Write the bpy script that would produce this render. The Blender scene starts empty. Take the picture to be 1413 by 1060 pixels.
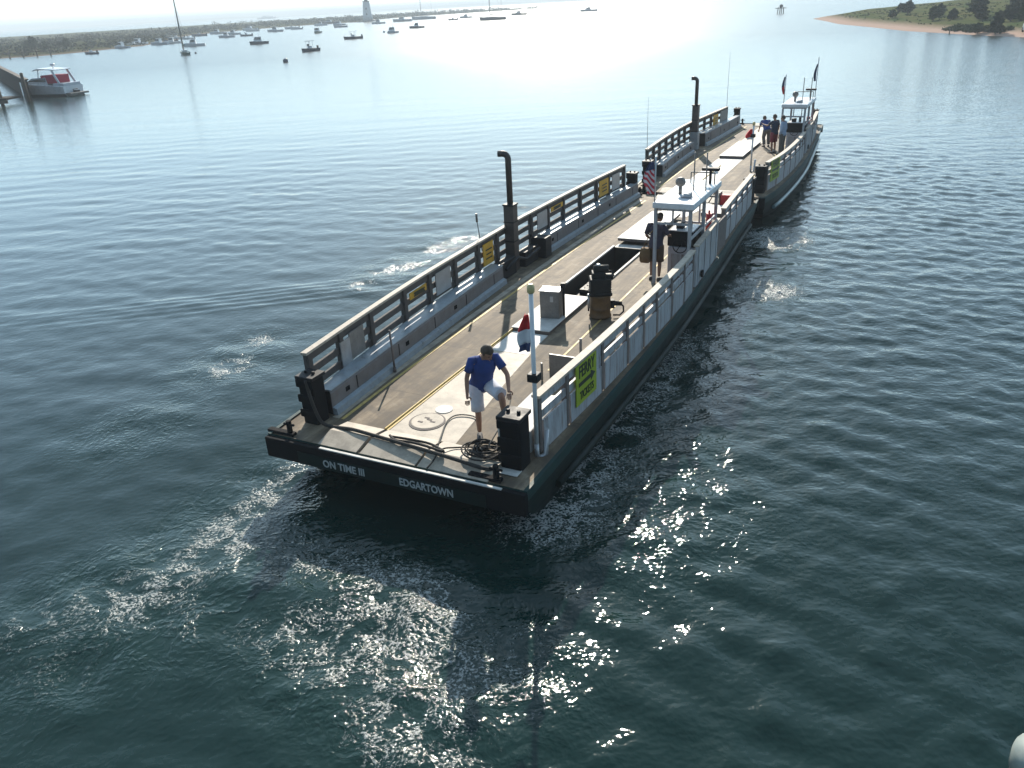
import bpy, math, random
import numpy as np
from mathutils import Vector, Matrix

random.seed(7); rng = np.random.default_rng(11)
scene = bpy.context.scene
COL = scene.collection
R = math.radians

# ------------------------------------------------------------------ helpers
class MB:
    """collects vertices and faces of one mesh object"""
    def __init__(s): s.v = []; s.f = []; s.sm = []
    def add(s, vs, fs, smooth=False):
        n = len(s.v); s.v += [tuple(p) for p in vs]
        s.f += [tuple(i + n for i in f) for f in fs]; s.sm += [smooth] * len(fs)
        return s
    def hexa(s, b, t):
        return s.add(list(b) + list(t), [(3,2,1,0),(4,5,6,7),(0,1,5,4),(1,2,6,5),(2,3,7,6),(3,0,4,7)])
    def box(s, x0, y0, z0, x1, y1, z1):
        return s.hexa([(x0,y0,z0),(x1,y0,z0),(x1,y1,z0),(x0,y1,z0)], [(x0,y0,z1),(x1,y0,z1),(x1,y1,z1),(x0,y1,z1)])
    def bar(s, p, q, w, h):
        """square beam from p to q, w across, h high, centred on the line"""
        p = Vector(p); q = Vector(q); d = (q - p).normalized()
        up = Vector((0,0,1)) if abs(d.z) < .95 else Vector((0,1,0))
        r = d.cross(up).normalized(); u = r.cross(d).normalized()
        o = [(-1,-1),(1,-1),(1,1),(-1,1)]
        A = [p + r*(a*w/2) + u*(b*h/2) for a, b in o]; B = [q + r*(a*w/2) + u*(b*h/2) for a, b in o]
        return s.add(A + B, [(0,1,2,3),(7,6,5,4),(0,4,5,1),(1,5,6,2),(2,6,7,3),(3,7,4,0)])
    def path_bar(s, pts, w, h):
        """beam along a plan curve, no gaps at the bends"""
        n = len(pts); P = [Vector(p) for p in pts]; rows = []
        for i in range(n):
            d = (P[min(i+1,n-1)] - P[max(i-1,0)]); d.z = 0; d.normalize(); r = Vector((d.y, -d.x, 0))
            rows.append([P[i] - r*w/2 - Vector((0,0,h/2)), P[i] + r*w/2 - Vector((0,0,h/2)), P[i] + r*w/2 + Vector((0,0,h/2)), P[i] - r*w/2 + Vector((0,0,h/2))])
        vs = [p for row in rows for p in row]; fs = [(0,3,2,1), tuple((n-1)*4 + k for k in (0,1,2,3))]
        for i in range(n-1):
            for k in range(4):
                a, b = i*4+k, i*4+(k+1)%4; fs.append((a, b, b+4, a+4))
        return s.add(vs, fs)
    def tube(s, pts, r, n=8, smooth=True):
        P = [Vector(p) for p in pts]; m = len(P); rr = r if isinstance(r, (list, tuple)) else [r]*m
        rows = []; prev = None
        for i in range(m):
            d = (P[min(i+1,m-1)] - P[max(i-1,0)])
            if d.length < 1e-9: d = Vector((0,0,1))
            d.normalize()
            if prev is None:
                u = d.cross(Vector((0,0,1)));
                if u.length < .05: u = d.cross(Vector((0,1,0)))
                u.normalize()
            else:
                u = prev - d*prev.dot(d)
                if u.length < 1e-6: u = d.orthogonal()
                u.normalize()
            prev = u; w = d.cross(u)
            rows.append([P[i] + (u*math.cos(2*math.pi*k/n) + w*math.sin(2*math.pi*k/n))*rr[i] for k in range(n)])
        vs = [p for row in rows for p in row]; base = len(s.v); s.v += [tuple(p) for p in vs]
        for i in range(m-1):
            for k in range(n):
                a = base + i*n + k; b = base + i*n + (k+1)%n
                s.f.append((a, a+n, b+n, b)); s.sm.append(smooth)
        s.f.append(tuple(base + k for k in range(n))); s.sm.append(False)
        s.f.append(tuple(base + (m-1)*n + k for k in reversed(range(n)))); s.sm.append(False)
        return s
    def lathe(s, prof, c=(0,0,0), n=16, smooth=True):
        vs = []; fs = []
        for r, z in prof:
            for k in range(n):
                t = 2*math.pi*k/n; vs.append((c[0] + r*math.cos(t), c[1] + r*math.sin(t), c[2] + z))
        for i in range(len(prof)-1):
            for k in range(n):
                a = i*n+k; b = i*n+(k+1)%n; fs.append((a, b, b+n, a+n))
        base = len(s.v); s.v += vs
        for f in fs: s.f.append(tuple(i+base for i in f)); s.sm.append(smooth)
        s.f.append(tuple(base + k for k in reversed(range(n)))); s.sm.append(False)
        s.f.append(tuple(base + (len(prof)-1)*n + k for k in range(n))); s.sm.append(False)
        return s
    def loft(s, rows, closed=True, smooth=False, cap0=False, cap1=False):
        n = len(rows[0]); base = len(s.v); s.v += [tuple(p) for row in rows for p in row]
        for i in range(len(rows)-1):
            for k in range(n if closed else n-1):
                a = base+i*n+k; b = base+i*n+(k+1)%n; s.f.append((a, b, b+n, a+n)); s.sm.append(smooth)
        if cap0: s.f.append(tuple(base+k for k in reversed(range(n)))); s.sm.append(False)
        if cap1: s.f.append(tuple(base+(len(rows)-1)*n+k for k in range(n))); s.sm.append(False)
        return s
    def ball(s, c, rx, ry=None, rz=None, n=12, m=8):
        ry = ry or rx; rz = rz or rx
        rows = []
        for j in range(1, m):
            ph = math.pi*j/m - math.pi/2
            rows.append([(c[0]+rx*math.cos(ph)*math.cos(2*math.pi*k/n), c[1]+ry*math.cos(ph)*math.sin(2*math.pi*k/n), c[2]+rz*math.sin(ph)) for k in range(n)])
        return s.loft(rows, True, True, True, True)
    def build(s, name, mat, parent=None, bevel=0):
        me = bpy.data.meshes.new(name); me.from_pydata(s.v, [], s.f)
        me.polygons.foreach_set('use_smooth', s.sm); me.materials.append(mat); me.update()
        o = bpy.data.objects.new(name, me); COL.objects.link(o)
        if parent: o.parent = parent
        if bevel:
            b = o.modifiers.new('Bevel', 'BEVEL'); b.width = bevel; b.segments = 2; b.limit_method = 'ANGLE'; b.angle_limit = R(40)
        return o

def tag(o, label=None, cat=None, group=None, kind=None):
    if label: o['label'] = label
    if cat: o['category'] = cat
    if group: o['group'] = group
    if kind: o['kind'] = kind
    return o
def empty(name, loc=(0,0,0), rz=0, label=None, cat=None, group=None):
    o = bpy.data.objects.new(name, None); COL.objects.link(o); o.empty_display_size = .2
    o.location = loc; o.rotation_euler = (0,0,rz)
    return tag(o, label, cat, group)
def ev(name, sub=None):
    return None

# ------------------------------------------------------------------ materials
class NT:
    def __init__(s, m): s.t = m.node_tree; s.n = s.t.nodes; s.l = s.t.links
    def new(s, ty, **kw):
        n = s.n.new(ty)
        for k, v in kw.items():
            if k == 'inp':
                for a, b in v.items():
                    if isinstance(b, bpy.types.NodeSocket): s.l.new(b, n.inputs[a])
                    else: n.inputs[a].default_value = b
            else: setattr(n, k, v)
        return n
    def math(s, op, a, b=0.0, c=None, clamp=False):
        d = {0: a, 1: b}
        if c is not None: d[2] = c
        return s.new('ShaderNodeMath', operation=op, use_clamp=clamp, inp=d).outputs[0]
    def ramp(s, fac, stops):
        n = s.new('ShaderNodeValToRGB', inp={0: fac}); e = n.color_ramp.elements
        while len(e) < len(stops): e.new(.5)
        for k, (p, c) in enumerate(stops):
            e[k].position = p; e[k].color = (c, c, c, 1) if isinstance(c, (int, float)) else (*c, 1)
        return n.outputs[0]
    def mix(s, fac, a, b, mode='MIX'):
        n = s.new('ShaderNodeMix', data_type='RGBA', blend_type=mode)
        for k, v in ((0, fac), (6, a), (7, b)):
            if isinstance(v, bpy.types.NodeSocket): s.l.new(v, n.inputs[k])
            else: n.inputs[k].default_value = v if k == 0 else (*v, 1)
        return n.outputs[2]

def newmat(name):
    m = bpy.data.materials.new(name); m.use_nodes = True
    nt = NT(m); return m, nt, nt.n['Principled BSDF']
def paint(name, col, rough=.55, var=.18, scale=3.0, metal=0.0, bump=.0, bscale=60, dirt=None, dirt_amt=.45, stretch=(1,1,1), spec=.5):
    m, nt, p = newmat(name)
    tc = nt.new('ShaderNodeTexCoord').outputs['Object']
    mp = nt.new('ShaderNodeMapping', inp={0: tc, 3: stretch}).outputs[0]
    n1 = nt.new('ShaderNodeTexNoise', inp={'Vector': mp, 'Scale': scale, 'Detail': 6.0, 'Roughness': .62}).outputs[0]
    lo = tuple(c*(1-var) for c in col); hi = tuple(min(1, c*(1+var)) for c in col)
    c = nt.ramp(n1, [(.3, lo), (.7, hi)])
    if dirt:
        n2 = nt.new('ShaderNodeTexNoise', inp={'Vector': mp, 'Scale': scale*2.7, 'Detail': 8.0, 'Roughness': .7}).outputs[0]
        f = nt.math('MULTIPLY', nt.ramp(n2, [(.48, 0.0), (.68, 1.0)]), dirt_amt)
        c = nt.mix(f, c, dirt)
    nt.l.new(c, p.inputs['Base Color'])
    p.inputs['Metallic'].default_value = metal; p.inputs['Specular IOR Level'].default_value = spec
    r = nt.ramp(n1, [(.2, max(.02, rough-.12)), (.8, min(1, rough+.12))]); nt.l.new(r, p.inputs['Roughness'])
    if bump:
        n3 = nt.new('ShaderNodeTexNoise', inp={'Vector': tc, 'Scale': bscale, 'Detail': 4.0}).outputs[0]
        b = nt.new('ShaderNodeBump', inp={'Strength': bump, 'Distance': .01, 'Height': n3}).outputs[0]
        nt.l.new(b, p.inputs['Normal'])
    return m

def deck_material():
    """worn non-skid paint: tyre-polished lanes along the boat, drips, scuffs"""
    m, nt, p = newmat('deck_paint')
    tc = nt.new('ShaderNodeTexCoord').outputs['Object']
    lanes = nt.new('ShaderNodeMapping', inp={0: tc, 3: (2.2, .22, 1)}).outputs[0]
    a = nt.new('ShaderNodeTexNoise', inp={'Vector': lanes, 'Scale': 1.6, 'Detail': 7.0, 'Roughness': .65}).outputs[0]
    b = nt.new('ShaderNodeTexNoise', inp={'Vector': tc, 'Scale': 2.3, 'Detail': 9.0, 'Roughness': .7}).outputs[0]
    g = nt.new('ShaderNodeTexNoise', inp={'Vector': tc, 'Scale': 130.0, 'Detail': 3.0}).outputs[0]
    c = nt.ramp(a, [(.3, (.068,.05,.033)), (.5, (.155,.118,.078)), (.70, (.29,.23,.16))])
    c = nt.mix(nt.math('MULTIPLY', nt.ramp(b, [(.48, 0.0), (.62, 1.0)]), .7), c, (.075,.062,.05))
    c = nt.mix(nt.math('MULTIPLY', nt.ramp(b, [(.3, 1.0), (.42, 0.0)]), .35), c, (.38,.34,.28))
    c = nt.mix(.35, c, nt.ramp(g, [(.3, .35), (.7, .75)]), 'OVERLAY')
    sp = nt.new('ShaderNodeSeparateXYZ', inp={0: tc}).outputs
    jy = nt.math('FRACT', nt.math('MULTIPLY', sp[1], 1/2.44)); j = nt.math('LESS_THAN', jy, .006)
    tyre = None
    for x0 in (-1.72, -1.12, .98, 1.55):
        d = nt.math('SUBTRACT', 1.0, nt.math('MULTIPLY', nt.math('ABSOLUTE', nt.math('SUBTRACT', nt.math('ADD', sp[0], nt.math('MULTIPLY', nt.math('SUBTRACT', a, .5), .5)), x0)), 6.0), clamp=True)
        tyre = d if tyre is None else nt.math('MAXIMUM', tyre, d)
    c = nt.mix(nt.math('MULTIPLY', nt.math('MULTIPLY', tyre, b), .75), c, (.055,.047,.04))
    c = nt.mix(nt.math('MULTIPLY', j, .7), c, (.03,.025,.02))
    nt.l.new(c, p.inputs['Base Color']); p.inputs['Roughness'].default_value = .75; p.inputs['Specular IOR Level'].default_value = .25
    nt.l.new(nt.new('ShaderNodeBump', inp={'Strength': .35, 'Distance': .006, 'Height': g}).outputs[0], p.inputs['Normal'])
    return m
def light_deck(name, col, wear):
    m, nt, p = newmat(name)
    tc = nt.new('ShaderNodeTexCoord').outputs['Object']
    b = nt.new('ShaderNodeTexNoise', inp={'Vector': tc, 'Scale': 3.1, 'Detail': 9.0, 'Roughness': .72}).outputs[0]
    g = nt.new('ShaderNodeTexNoise', inp={'Vector': tc, 'Scale': 110.0, 'Detail': 3.0}).outputs[0]
    c = nt.mix(nt.math('MULTIPLY', nt.ramp(b, [(.42, 0.0), (.62, 1.0)]), wear), col, (.2,.17,.135))
    nt.l.new(c, p.inputs['Base Color']); p.inputs['Roughness'].default_value = .65
    nt.l.new(nt.new('ShaderNodeBump', inp={'Strength': .25, 'Distance': .005, 'Height': g}).outputs[0], p.inputs['Normal'])
    return m

M = {}
M['deck'] = deck_material()
M['lightdeck'] = light_deck('worn_light_deck_paint', (.40,.34,.265), .75)
M['whitedeck'] = light_deck('white_hatch_paint', (.55,.54,.51), .4)
M['white'] = paint('white_rail_paint', (.36,.37,.39), .55, .15, 2.5, dirt=(.13,.075,.045), dirt_amt=.8, stretch=(1.6,1.6,.22))
M['cap'] = paint('bleached_wood_cap', (.42,.36,.29), .7, .25, 6, bump=.2, dirt=(.2,.17,.14))
M['post'] = paint('weathered_post_wood', (.14,.115,.105), .8, .3, 8, bump=.3)
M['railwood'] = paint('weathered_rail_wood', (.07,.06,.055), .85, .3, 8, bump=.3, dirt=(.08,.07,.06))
M['steel'] = paint('sky_toned_grey_steel', (.25,.29,.32), .33, .14, 3, dirt=(.16,.12,.09), dirt_amt=.4)  # locker lid tone: sky reflection put into the blue-grey colour
M['steelside'] = paint('shaded_grey_steel_face', (.15,.14,.14), .6, .2, 3, dirt=(.12,.09,.07), dirt_amt=.5)  # same locker steel, colour darkened for its shaded inner face
M['black'] = paint('black_rubber', (.009,.009,.01), .85, .3, 9, bump=.3, spec=.15)
M['blackmetal'] = paint('black_painted_metal', (.014,.014,.016), .6, .3, 6, spec=.25)
M['green'] = paint('dark_green_hull_paint', (.004,.013,.012), .6, .25, 1.5, spec=.2, dirt=(.01,.012,.01), dirt_amt=.5)
M['green2'] = paint('sea_green_gunwale_paint', (.014,.042,.039), .6, .25, 2.5, spec=.25, dirt=(.02,.03,.03), dirt_amt=.5)
M['strake'] = paint('pale_green_strake', (.2,.26,.26), .35, .15, 2)
M['stack'] = paint('brown_exhaust_casing', (.055,.045,.04), .5, .35, 4, dirt=(.02,.018,.016))
M['galv'] = paint('galvanised_pipe', (.42,.43,.44), .35, .12, 6, metal=.55)
M['yellow'] = paint('yellow_line_paint', (.52,.36,.10), .65, .25, 5, dirt=(.2,.15,.09), dirt_amt=.6)
M['ochre'] = paint('amber_sign_face', (.55,.30,.02), .5, .15, 9)
M['lime'] = paint('lime_sign_face', (.30,.37,.02), .5, .1, 9)
M['ink'] = paint('black_lettering', (.012,.02,.008), .5, .1, 9)
M['letter'] = paint('white_lettering', (.36,.38,.38), .5, .1, 9)
M['grey'] = paint('grey_box_paint', (.18,.165,.15), .5, .2, 5, dirt=(.08,.07,.06))
M['alu'] = paint('dull_aluminium', (.35,.36,.37), .4, .15, 5, metal=.5)
M['pit'] = paint('oily_bilge', (.03,.026,.022), .45, .5, 5)
M['engine'] = paint('engine_paint', (.016,.017,.017), .6, .4, 9, spec=.2)
M['drum'] = paint('rusty_yellow_drum', (.11,.06,.02), .55, .35, 5, dirt=(.05,.025,.012), dirt_amt=.8)
M['red'] = paint('red_paint', (.5,.025,.025), .5, .15, 6)
M['redcloth'] = paint('red_cloth', (.55,.03,.035), .85, .2, 8)
M['whitecloth'] = paint('white_cloth', (.62,.63,.66), .85, .1, 8)
M['bluecloth'] = paint('navy_cloth', (.04,.06,.14), .85, .2, 8)
M['glass'] = paint('dark_window_glass', (.02,.03,.035), .08, .1, 2)
M['gel'] = paint('white_gelcoat', (.62,.64,.66), .3, .06, 2)
M['gelgrey'] = paint('grey_gelcoat', (.45,.47,.51), .3, .08, 2)
M['navyhull'] = paint('navy_gelcoat', (.02,.035,.07), .25, .1, 2)
M['greenhull'] = paint('green_gelcoat', (.03,.09,.07), .3, .1, 2)
M['tan'] = paint('tan_deck', (.38,.31,.22), .7, .2, 4)
M['spar'] = paint('spar_varnish', (.22,.21,.2), .4, .1, 3)
M['canvasg'] = paint('green_canvas', (.03,.11,.085), .85, .15, 5)
M['canvasb'] = paint('blue_canvas', (.05,.09,.16), .85, .15, 5)
M['canvasr'] = paint('red_canvas', (.34,.012,.045), .8, .15, 5)
M['pile'] = paint('timber_piling', (.10,.078,.06), .85, .35, 5, bump=.4, stretch=(1,1,.25))
M['pilecap'] = paint('white_pile_cap', (.2,.235,.22), .55, .15, 5, dirt=(.3,.3,.25))
M['plank'] = paint('pier_planking', (.05,.042,.036), .9, .3, 4, spec=.1, stretch=(1,1,.2))
M['tower'] = paint('lighthouse_white', (.55,.56,.57), .6, .08, 1)
M['towerblack'] = paint('lantern_black', (.03,.03,.032), .5, .1, 2)
M['skin'] = paint('sun_tanned_skin', (.30,.155,.10), .55, .12, 9)
M['hair'] = paint('brown_hair', (.055,.035,.022), .7, .4, 30, bump=.5, bscale=90)
M['polo'] = paint('royal_blue_polo', (.018,.045,.19), .85, .2, 9, bump=.25, bscale=25)
M['shorts'] = paint('white_cotton_shorts', (.55,.56,.62), .85, .1, 9, bump=.25, bscale=25)
M['plum'] = paint('dark_plum_shirt', (.05,.042,.065), .9, .2, 9, bump=.25, bscale=25)
M['khaki'] = paint('brown_work_shorts', (.11,.065,.04), .9, .2, 9)
M['paleblue'] = paint('pale_blue_shirt', (.30,.38,.5), .85, .1, 9)
M['darkred'] = paint('dark_red_shorts', (.2,.03,.04), .85, .1, 9)
M['navyshirt'] = paint('navy_shirt', (.03,.04,.07), .9, .2, 9)
M['greytrousers'] = paint('grey_trousers', (.12,.11,.1), .9, .2, 9)
M['shoe'] = paint('dark_shoe', (.05,.045,.045), .7, .2, 9)
M['bag'] = paint('brown_canvas_bag', (.15,.085,.035), .85, .3, 9)
M['rope'] = paint('tarred_rope', (.03,.026,.022), .9, .4, 40, bump=.4, bscale=120)
M['ropelight'] = paint('grey_line', (.13,.12,.105), .9, .3, 40)
M['eye'] = paint('eye_dark', (.02,.015,.012), .2, .1, 9)
M['brass'] = paint('lamp_brass', (.5,.42,.2), .4, .1, 9)

# ------------------------------------------------------------------ camera, sky, sun
cam_d = bpy.data.cameras.new('camera'); cam = bpy.data.objects.new('camera', cam_d); COL.objects.link(cam)
cam_d.sensor_width = 36; cam_d.sensor_fit = 'HORIZONTAL'; cam_d.lens = 1120/1413*36
cam_d.clip_start = .1; cam_d.clip_end = 30000
PITCH = 25.1274; ROLL = 3.0
cam.matrix_world = Matrix.Translation((0,0,8)) @ Matrix.Rotation(R(90-PITCH), 4, 'X') @ Matrix.Rotation(R(-ROLL), 4, 'Z')
scene.camera = cam

SUN_EL, SUN_AZ = 28.2, 3.6          # azimuth from +y towards +x
w = bpy.data.worlds.new('World'); scene.world = w; w.use_nodes = True
nt = w.node_tree; bg = nt.nodes['Background']
sk = nt.nodes.new('ShaderNodeTexSky'); sk.sky_type = 'NISHITA'; sk.sun_disc = False
sk.sun_elevation = R(SUN_EL); sk.sun_rotation = R(SUN_AZ)
sk.air_density = 1.0; sk.dust_density = .7; sk.ozone_density = 1.6; sk.altitude = 0
tint = nt.nodes.new('ShaderNodeMix'); tint.data_type = 'RGBA'; tint.blend_type = 'MULTIPLY'; tint.inputs[0].default_value = 1; tint.inputs[7].default_value = (.84, .99, 1.1, 1)
hs_ = nt.nodes.new('ShaderNodeHueSaturation'); hs_.inputs['Saturation'].default_value = 1.0
nt.links.new(sk.outputs[0], hs_.inputs['Color']); nt.links.new(hs_.outputs[0], tint.inputs[6]); nt.links.new(tint.outputs[2], bg.inputs[0]); bg.inputs[1].default_value = .05
W_ = type('W_', (), {})
def wn(ty, op=None, **inp):
    n = nt.nodes.new(ty)
    if op: n.operation = op
    for k, v in inp.items():
        k = int(k[1:])
        if isinstance(v, bpy.types.NodeSocket): nt.links.new(v, n.inputs[k])
        else: n.inputs[k].default_value = v
    return n.outputs[0]
tcw = nt.nodes.new('ShaderNodeTexCoord').outputs['Generated']
spw = nt.nodes.new('ShaderNodeSeparateXYZ'); nt.links.new(tcw, spw.inputs[0])
el_ = wn('ShaderNodeMath', 'MAXIMUM', _0=spw.outputs[2], _1=0.0)
fall = wn('ShaderNodeMath', 'POWER', _0=2.71828, _1=wn('ShaderNodeMath', 'MULTIPLY', _0=el_, _1=-1/1.1))
azf = wn('ShaderNodeMath', 'POWER', _0=wn('ShaderNodeMath', 'MULTIPLY_ADD', _0=spw.outputs[1], _1=.5, _2=.5), _1=.65)
hzs = wn('ShaderNodeMath', 'MULTIPLY', _0=wn('ShaderNodeMath', 'MULTIPLY', _0=fall, _1=azf), _1=.95)
bg2 = nt.nodes.new('ShaderNodeBackground'); bg2.inputs[0].default_value = (.58, .83, 1.0, 1); nt.links.new(hzs, bg2.inputs[1])
adds = nt.nodes.new('ShaderNodeAddShader'); nt.links.new(bg.outputs[0], adds.inputs[0]); nt.links.new(bg2.outputs[0], adds.inputs[1])
nt.links.new(adds.outputs[0], nt.nodes['World Output'].inputs[0])
sd = bpy.data.lights.new('sun', 'SUN'); sd.energy = 5.0; sd.angle = R(.53); sd.color = (1, .91, .78)
sun = bpy.data.objects.new('sun', sd); COL.objects.link(sun)
sdir = Vector((math.sin(R(SUN_AZ))*math.cos(R(SUN_EL)), math.cos(R(SUN_AZ))*math.cos(R(SUN_EL)), math.sin(R(SUN_EL))))
sun.rotation_euler = sdir.to_track_quat('Z', 'Y').to_euler(); sun.location = (0, 60, 60)
vs = scene.view_settings; vs.view_transform = 'Standard'; vs.look = 'None'; vs.exposure = 0.6; vs.gamma = 1
scene.cycles.max_bounces = 8; scene.cycles.volume_bounces = 1; scene.cycles.caustics_reflective = False; scene.cycles.caustics_refractive = False
scene.cycles.sample_clamp_indirect = 6
scene.cycles.use_denoising = True

# ------------------------------------------------------------------ ferry frame
HEAD = R(27.4664); O = Vector((-2.0233, 11.9750, 0))
BOATM = Matrix.Translation(O) @ Matrix.Rotation(-HEAD, 4, 'Z')
def fw(x, y, z): return BOATM @ Vector((x, y, z))       # across, along, up -> world

# ------------------------------------------------------------------ water
def axis(lo, hi, dense_lo, dense_hi, step, growth):
    a = list(np.arange(dense_lo, dense_hi, step)); s = step
    while a[-1] < hi: s *= growth; a.append(a[-1] + s)
    a[-1] = hi
    b = []; x = dense_lo; s = step
    while x > lo: s *= growth; x -= s; b.append(x)
    if b: b[-1] = lo
    return np.array(b[::-1] + a)
WX = axis(-9000, 9000, -14, 20, .11, 1.022); WY = axis(-60, 9000, 4, 38, .10, 1.018)
def spacing(a): d = np.gradient(a); return d
X, Y = np.meshgrid(WX, WY); SX, SY = np.meshgrid(spacing(WX), spacing(WY)); SP = np.maximum(SX, SY)
Z = np.zeros_like(X)
bx = (X - O.x)*math.cos(HEAD) - (Y - O.y)*math.sin(HEAD)      # across the ferry
by = (X - O.x)*math.sin(HEAD) + (Y - O.y)*math.cos(HEAD)      # along the ferry
side = 1/(1 + np.exp(-(bx - .5)/2.0))                          # 0 in the lee (left), 1 on the open side
def bump_field(pts, r):
    f = np.zeros_like(X)
    for (px, py, *o) in pts:
        rr = o[0] if o else r
        f += np.exp(-((X-px)**2 + (Y-py)**2)/(rr*rr))
    return np.clip(f, 0, 1.3)
washA = [(-3.4,10.8,.55),(-2.5,10.4,.55),(-1.8,10.0,.55),(-1.1,9.7,.5),(-1.5,9.0),(-2.1,9.3),(-2.6,8.9),(-1.6,8.3),(-1.2,8.5),(-2.7,8.4),(-1.7,7.4,.6),(-3.4,9.1,.7),(-1.2,7.8,.5)]
trail = [(-4.3,13.4),(-4.6,12.6),(-4.8,12.0),(-5.2,11.6),(-5.5,10.6),(-5.8,9.9),(-4.7,11.1),(-4.0,14.0,.5)]
outer = [(-7.3,9.3),(-6.8,9.7),(-6.3,8.4),(-6.3,10.0),(-4.8,9.4)]
curl = [(-7.0,19.2),(-6.8,20.7),(-7.3,18.6),(-4.1,26.5),(-3.4,27.2),(-2.6,28.9),(-1.5,30.2),(-4.6,25.0),(-8.4,15.5),(-7.9,15.8)]
rightf = [(1.8,14.4),(2.4,15.7),(2.9,16.7),(3.4,17.9),(4.2,19.2),(.8,12.1),(.4,11.5),(1.2,13.1)]
sternf = [(9.3,27.6),(9.6,28.5),(7.4,22.7)]
fleck = [(-1.7,6.9),(0,8.7),(.1,7.7),(-.8,6.8),(-.4,8.0)]
foam_glitter = .30*bump_field(washA[:5], .5) + .46*bump_field(washA, .65) + .62*bump_field(trail, .55) + .34*bump_field(outer, .7) + .75*bump_field(curl[:8], .55) + 1.15*bump_field(rightf, .8) + 1.3*bump_field(sternf, 1.05) + .4*bump_field(fleck, .5)  # wash weights paint sun glitter in white along with the real froth
glint = [(2.5,10.8,1.3),(3.3,11.6,1.2),(1.9,10.2,1.0),(3.4,13.2,1.0),(2.4,12.4,1.0)]
churn = .9*bump_field(washA[:11], 1.0) + .6*bump_field(trail, 1.2) + .5*bump_field(outer, 1.2) + .5*bump_field(curl, 1.3) + .6*bump_field(rightf, 1.2) + .8*bump_field(sternf, 1.3) + .35*bump_field(fleck, 1.0) + .45*bump_field(glint, 1.2)
churn = np.clip(churn, 0, 1)
dist = np.hypot(X, Y)
for lam_lo, lam_hi, n, slope_l, slope_r in ((.28, .6, 36, .003, .025), (.6, 1.2, 26, .007, .021), (1.2, 3.0, 14, .008, .008), (4, 10, 8, .002, .002)):
    for _ in range(n):
        lam = math.exp(rng.uniform(math.log(lam_lo), math.log(lam_hi))); k = 2*math.pi/lam
        th = rng.normal(R(266), R(16)) if lam_lo > 1 else rng.normal(R(222 if rng.random() < .55 else 305), R(26)); kx, ky = k*math.cos(th), k*math.sin(th)
        amp = (slope_l + (slope_r - slope_l)*side + churn*.010)/k
        fade = np.clip((lam/(2.4*SP) - 1)/1.0, 0, 1)
        Z += amp*fade*np.sin(kx*X + ky*Y + rng.uniform(0, 6.28) + .6*np.sin(.13*X + .9*rng.uniform(0,6)))
# divergent bow wave lines spreading from the hull on the left
for off in (0, .62, 1.24, 1.9, 2.6):
    u = ((-bx - 3.2) - 1.25*(15.5 - by) + off)*.62
    Z += .018*np.exp(-((by-8.5)/4.0)**2)*np.exp(-(u/.13)**2)*np.where(bx < -3.4, 1, 0)
Z = np.where(dist > 900, 0, Z)
nx, ny = len(WX), len(WY)
me = bpy.data.meshes.new('water')
me.vertices.add(nx*ny); me.vertices.foreach_set('co', np.stack([X, Y, Z], -1).astype(np.float32).ravel())
idx = np.arange(nx*ny).reshape(ny, nx)
q = np.stack([idx[:-1,:-1], idx[:-1,1:], idx[1:,1:], idx[1:,:-1]], -1).reshape(-1, 4)
me.loops.add(q.size); me.loops.foreach_set('vertex_index', q.ravel().astype(np.int32))
me.polygons.add(len(q)); me.polygons.foreach_set('loop_start', np.arange(0, q.size, 4, dtype=np.int32)); me.polygons.foreach_set('loop_total', np.full(len(q), 4, dtype=np.int32))
me.update(calc_edges=True); me.polygons.foreach_set('use_smooth', np.ones(len(q), dtype=bool))
for nm, arr in (('foam_glitter', foam_glitter), ('churn', churn), ('side', side)):
    at = me.attributes.new(nm, 'FLOAT', 'POINT'); at.data.foreach_set('value', arr.astype(np.float32).ravel())
m, nt, p = newmat('sea_water')
geo = nt.new('ShaderNodeNewGeometry').outputs['Position']
def attr(n): return nt.new('ShaderNodeAttribute', attribute_name=n).outputs['Fac']
aF, aC, aS = attr('foam_glitter'), attr('churn'), attr('side')
warp = nt.new('ShaderNodeTexNoise', inp={'Vector': geo, 'Scale': .9, 'Detail': 3.0}).outputs['Color']
wv = nt.new('ShaderNodeVectorMath', operation='MULTIPLY_ADD', inp={0: warp, 1: (1.5,1.5,0), 2: geo}).outputs[0]
wv2 = nt.new('ShaderNodeVectorMath', operation='MULTIPLY_ADD', inp={0: warp, 1: (.3,.3,0), 2: geo}).outputs[0]
far_ = nt.new('ShaderNodeMapRange', inp={0: nt.new('ShaderNodeVectorMath', operation='LENGTH', inp={0: geo}).outputs['Value'], 1: 50.0, 2: 180.0, 3: 0.0, 4: .19}).outputs[0]
# wake strands: warped ridges carrying specks of foam and steep little ripples; white in the wash includes painted sun glitter
f1 = nt.new('ShaderNodeTexNoise', inp={'Vector': wv, 'Scale': 1.5, 'Detail': 5.0, 'Roughness': .6}).outputs[0]
ridge = nt.math('ABSOLUTE', nt.math('SUBTRACT', f1, .5))
ridge = nt.math('SUBTRACT', 1.0, nt.math('MULTIPLY', ridge, 7.0), clamp=True)
fb = nt.new('ShaderNodeTexNoise', inp={'Vector': wv2, 'Scale': 5.5, 'Detail': 4.0, 'Roughness': .65}).outputs[0]
rid2 = nt.math('SUBTRACT', 1.0, nt.math('MULTIPLY', nt.math('ABSOLUTE', nt.math('SUBTRACT', fb, .5)), 11.0), clamp=True)
f2 = nt.new('ShaderNodeTexNoise', inp={'Vector': wv2, 'Scale': 24.0, 'Detail': 3.0, 'Roughness': .6}).outputs[0]
spk = nt.ramp(f2, [(.40, 0.0), (.62, 1.0)])
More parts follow.
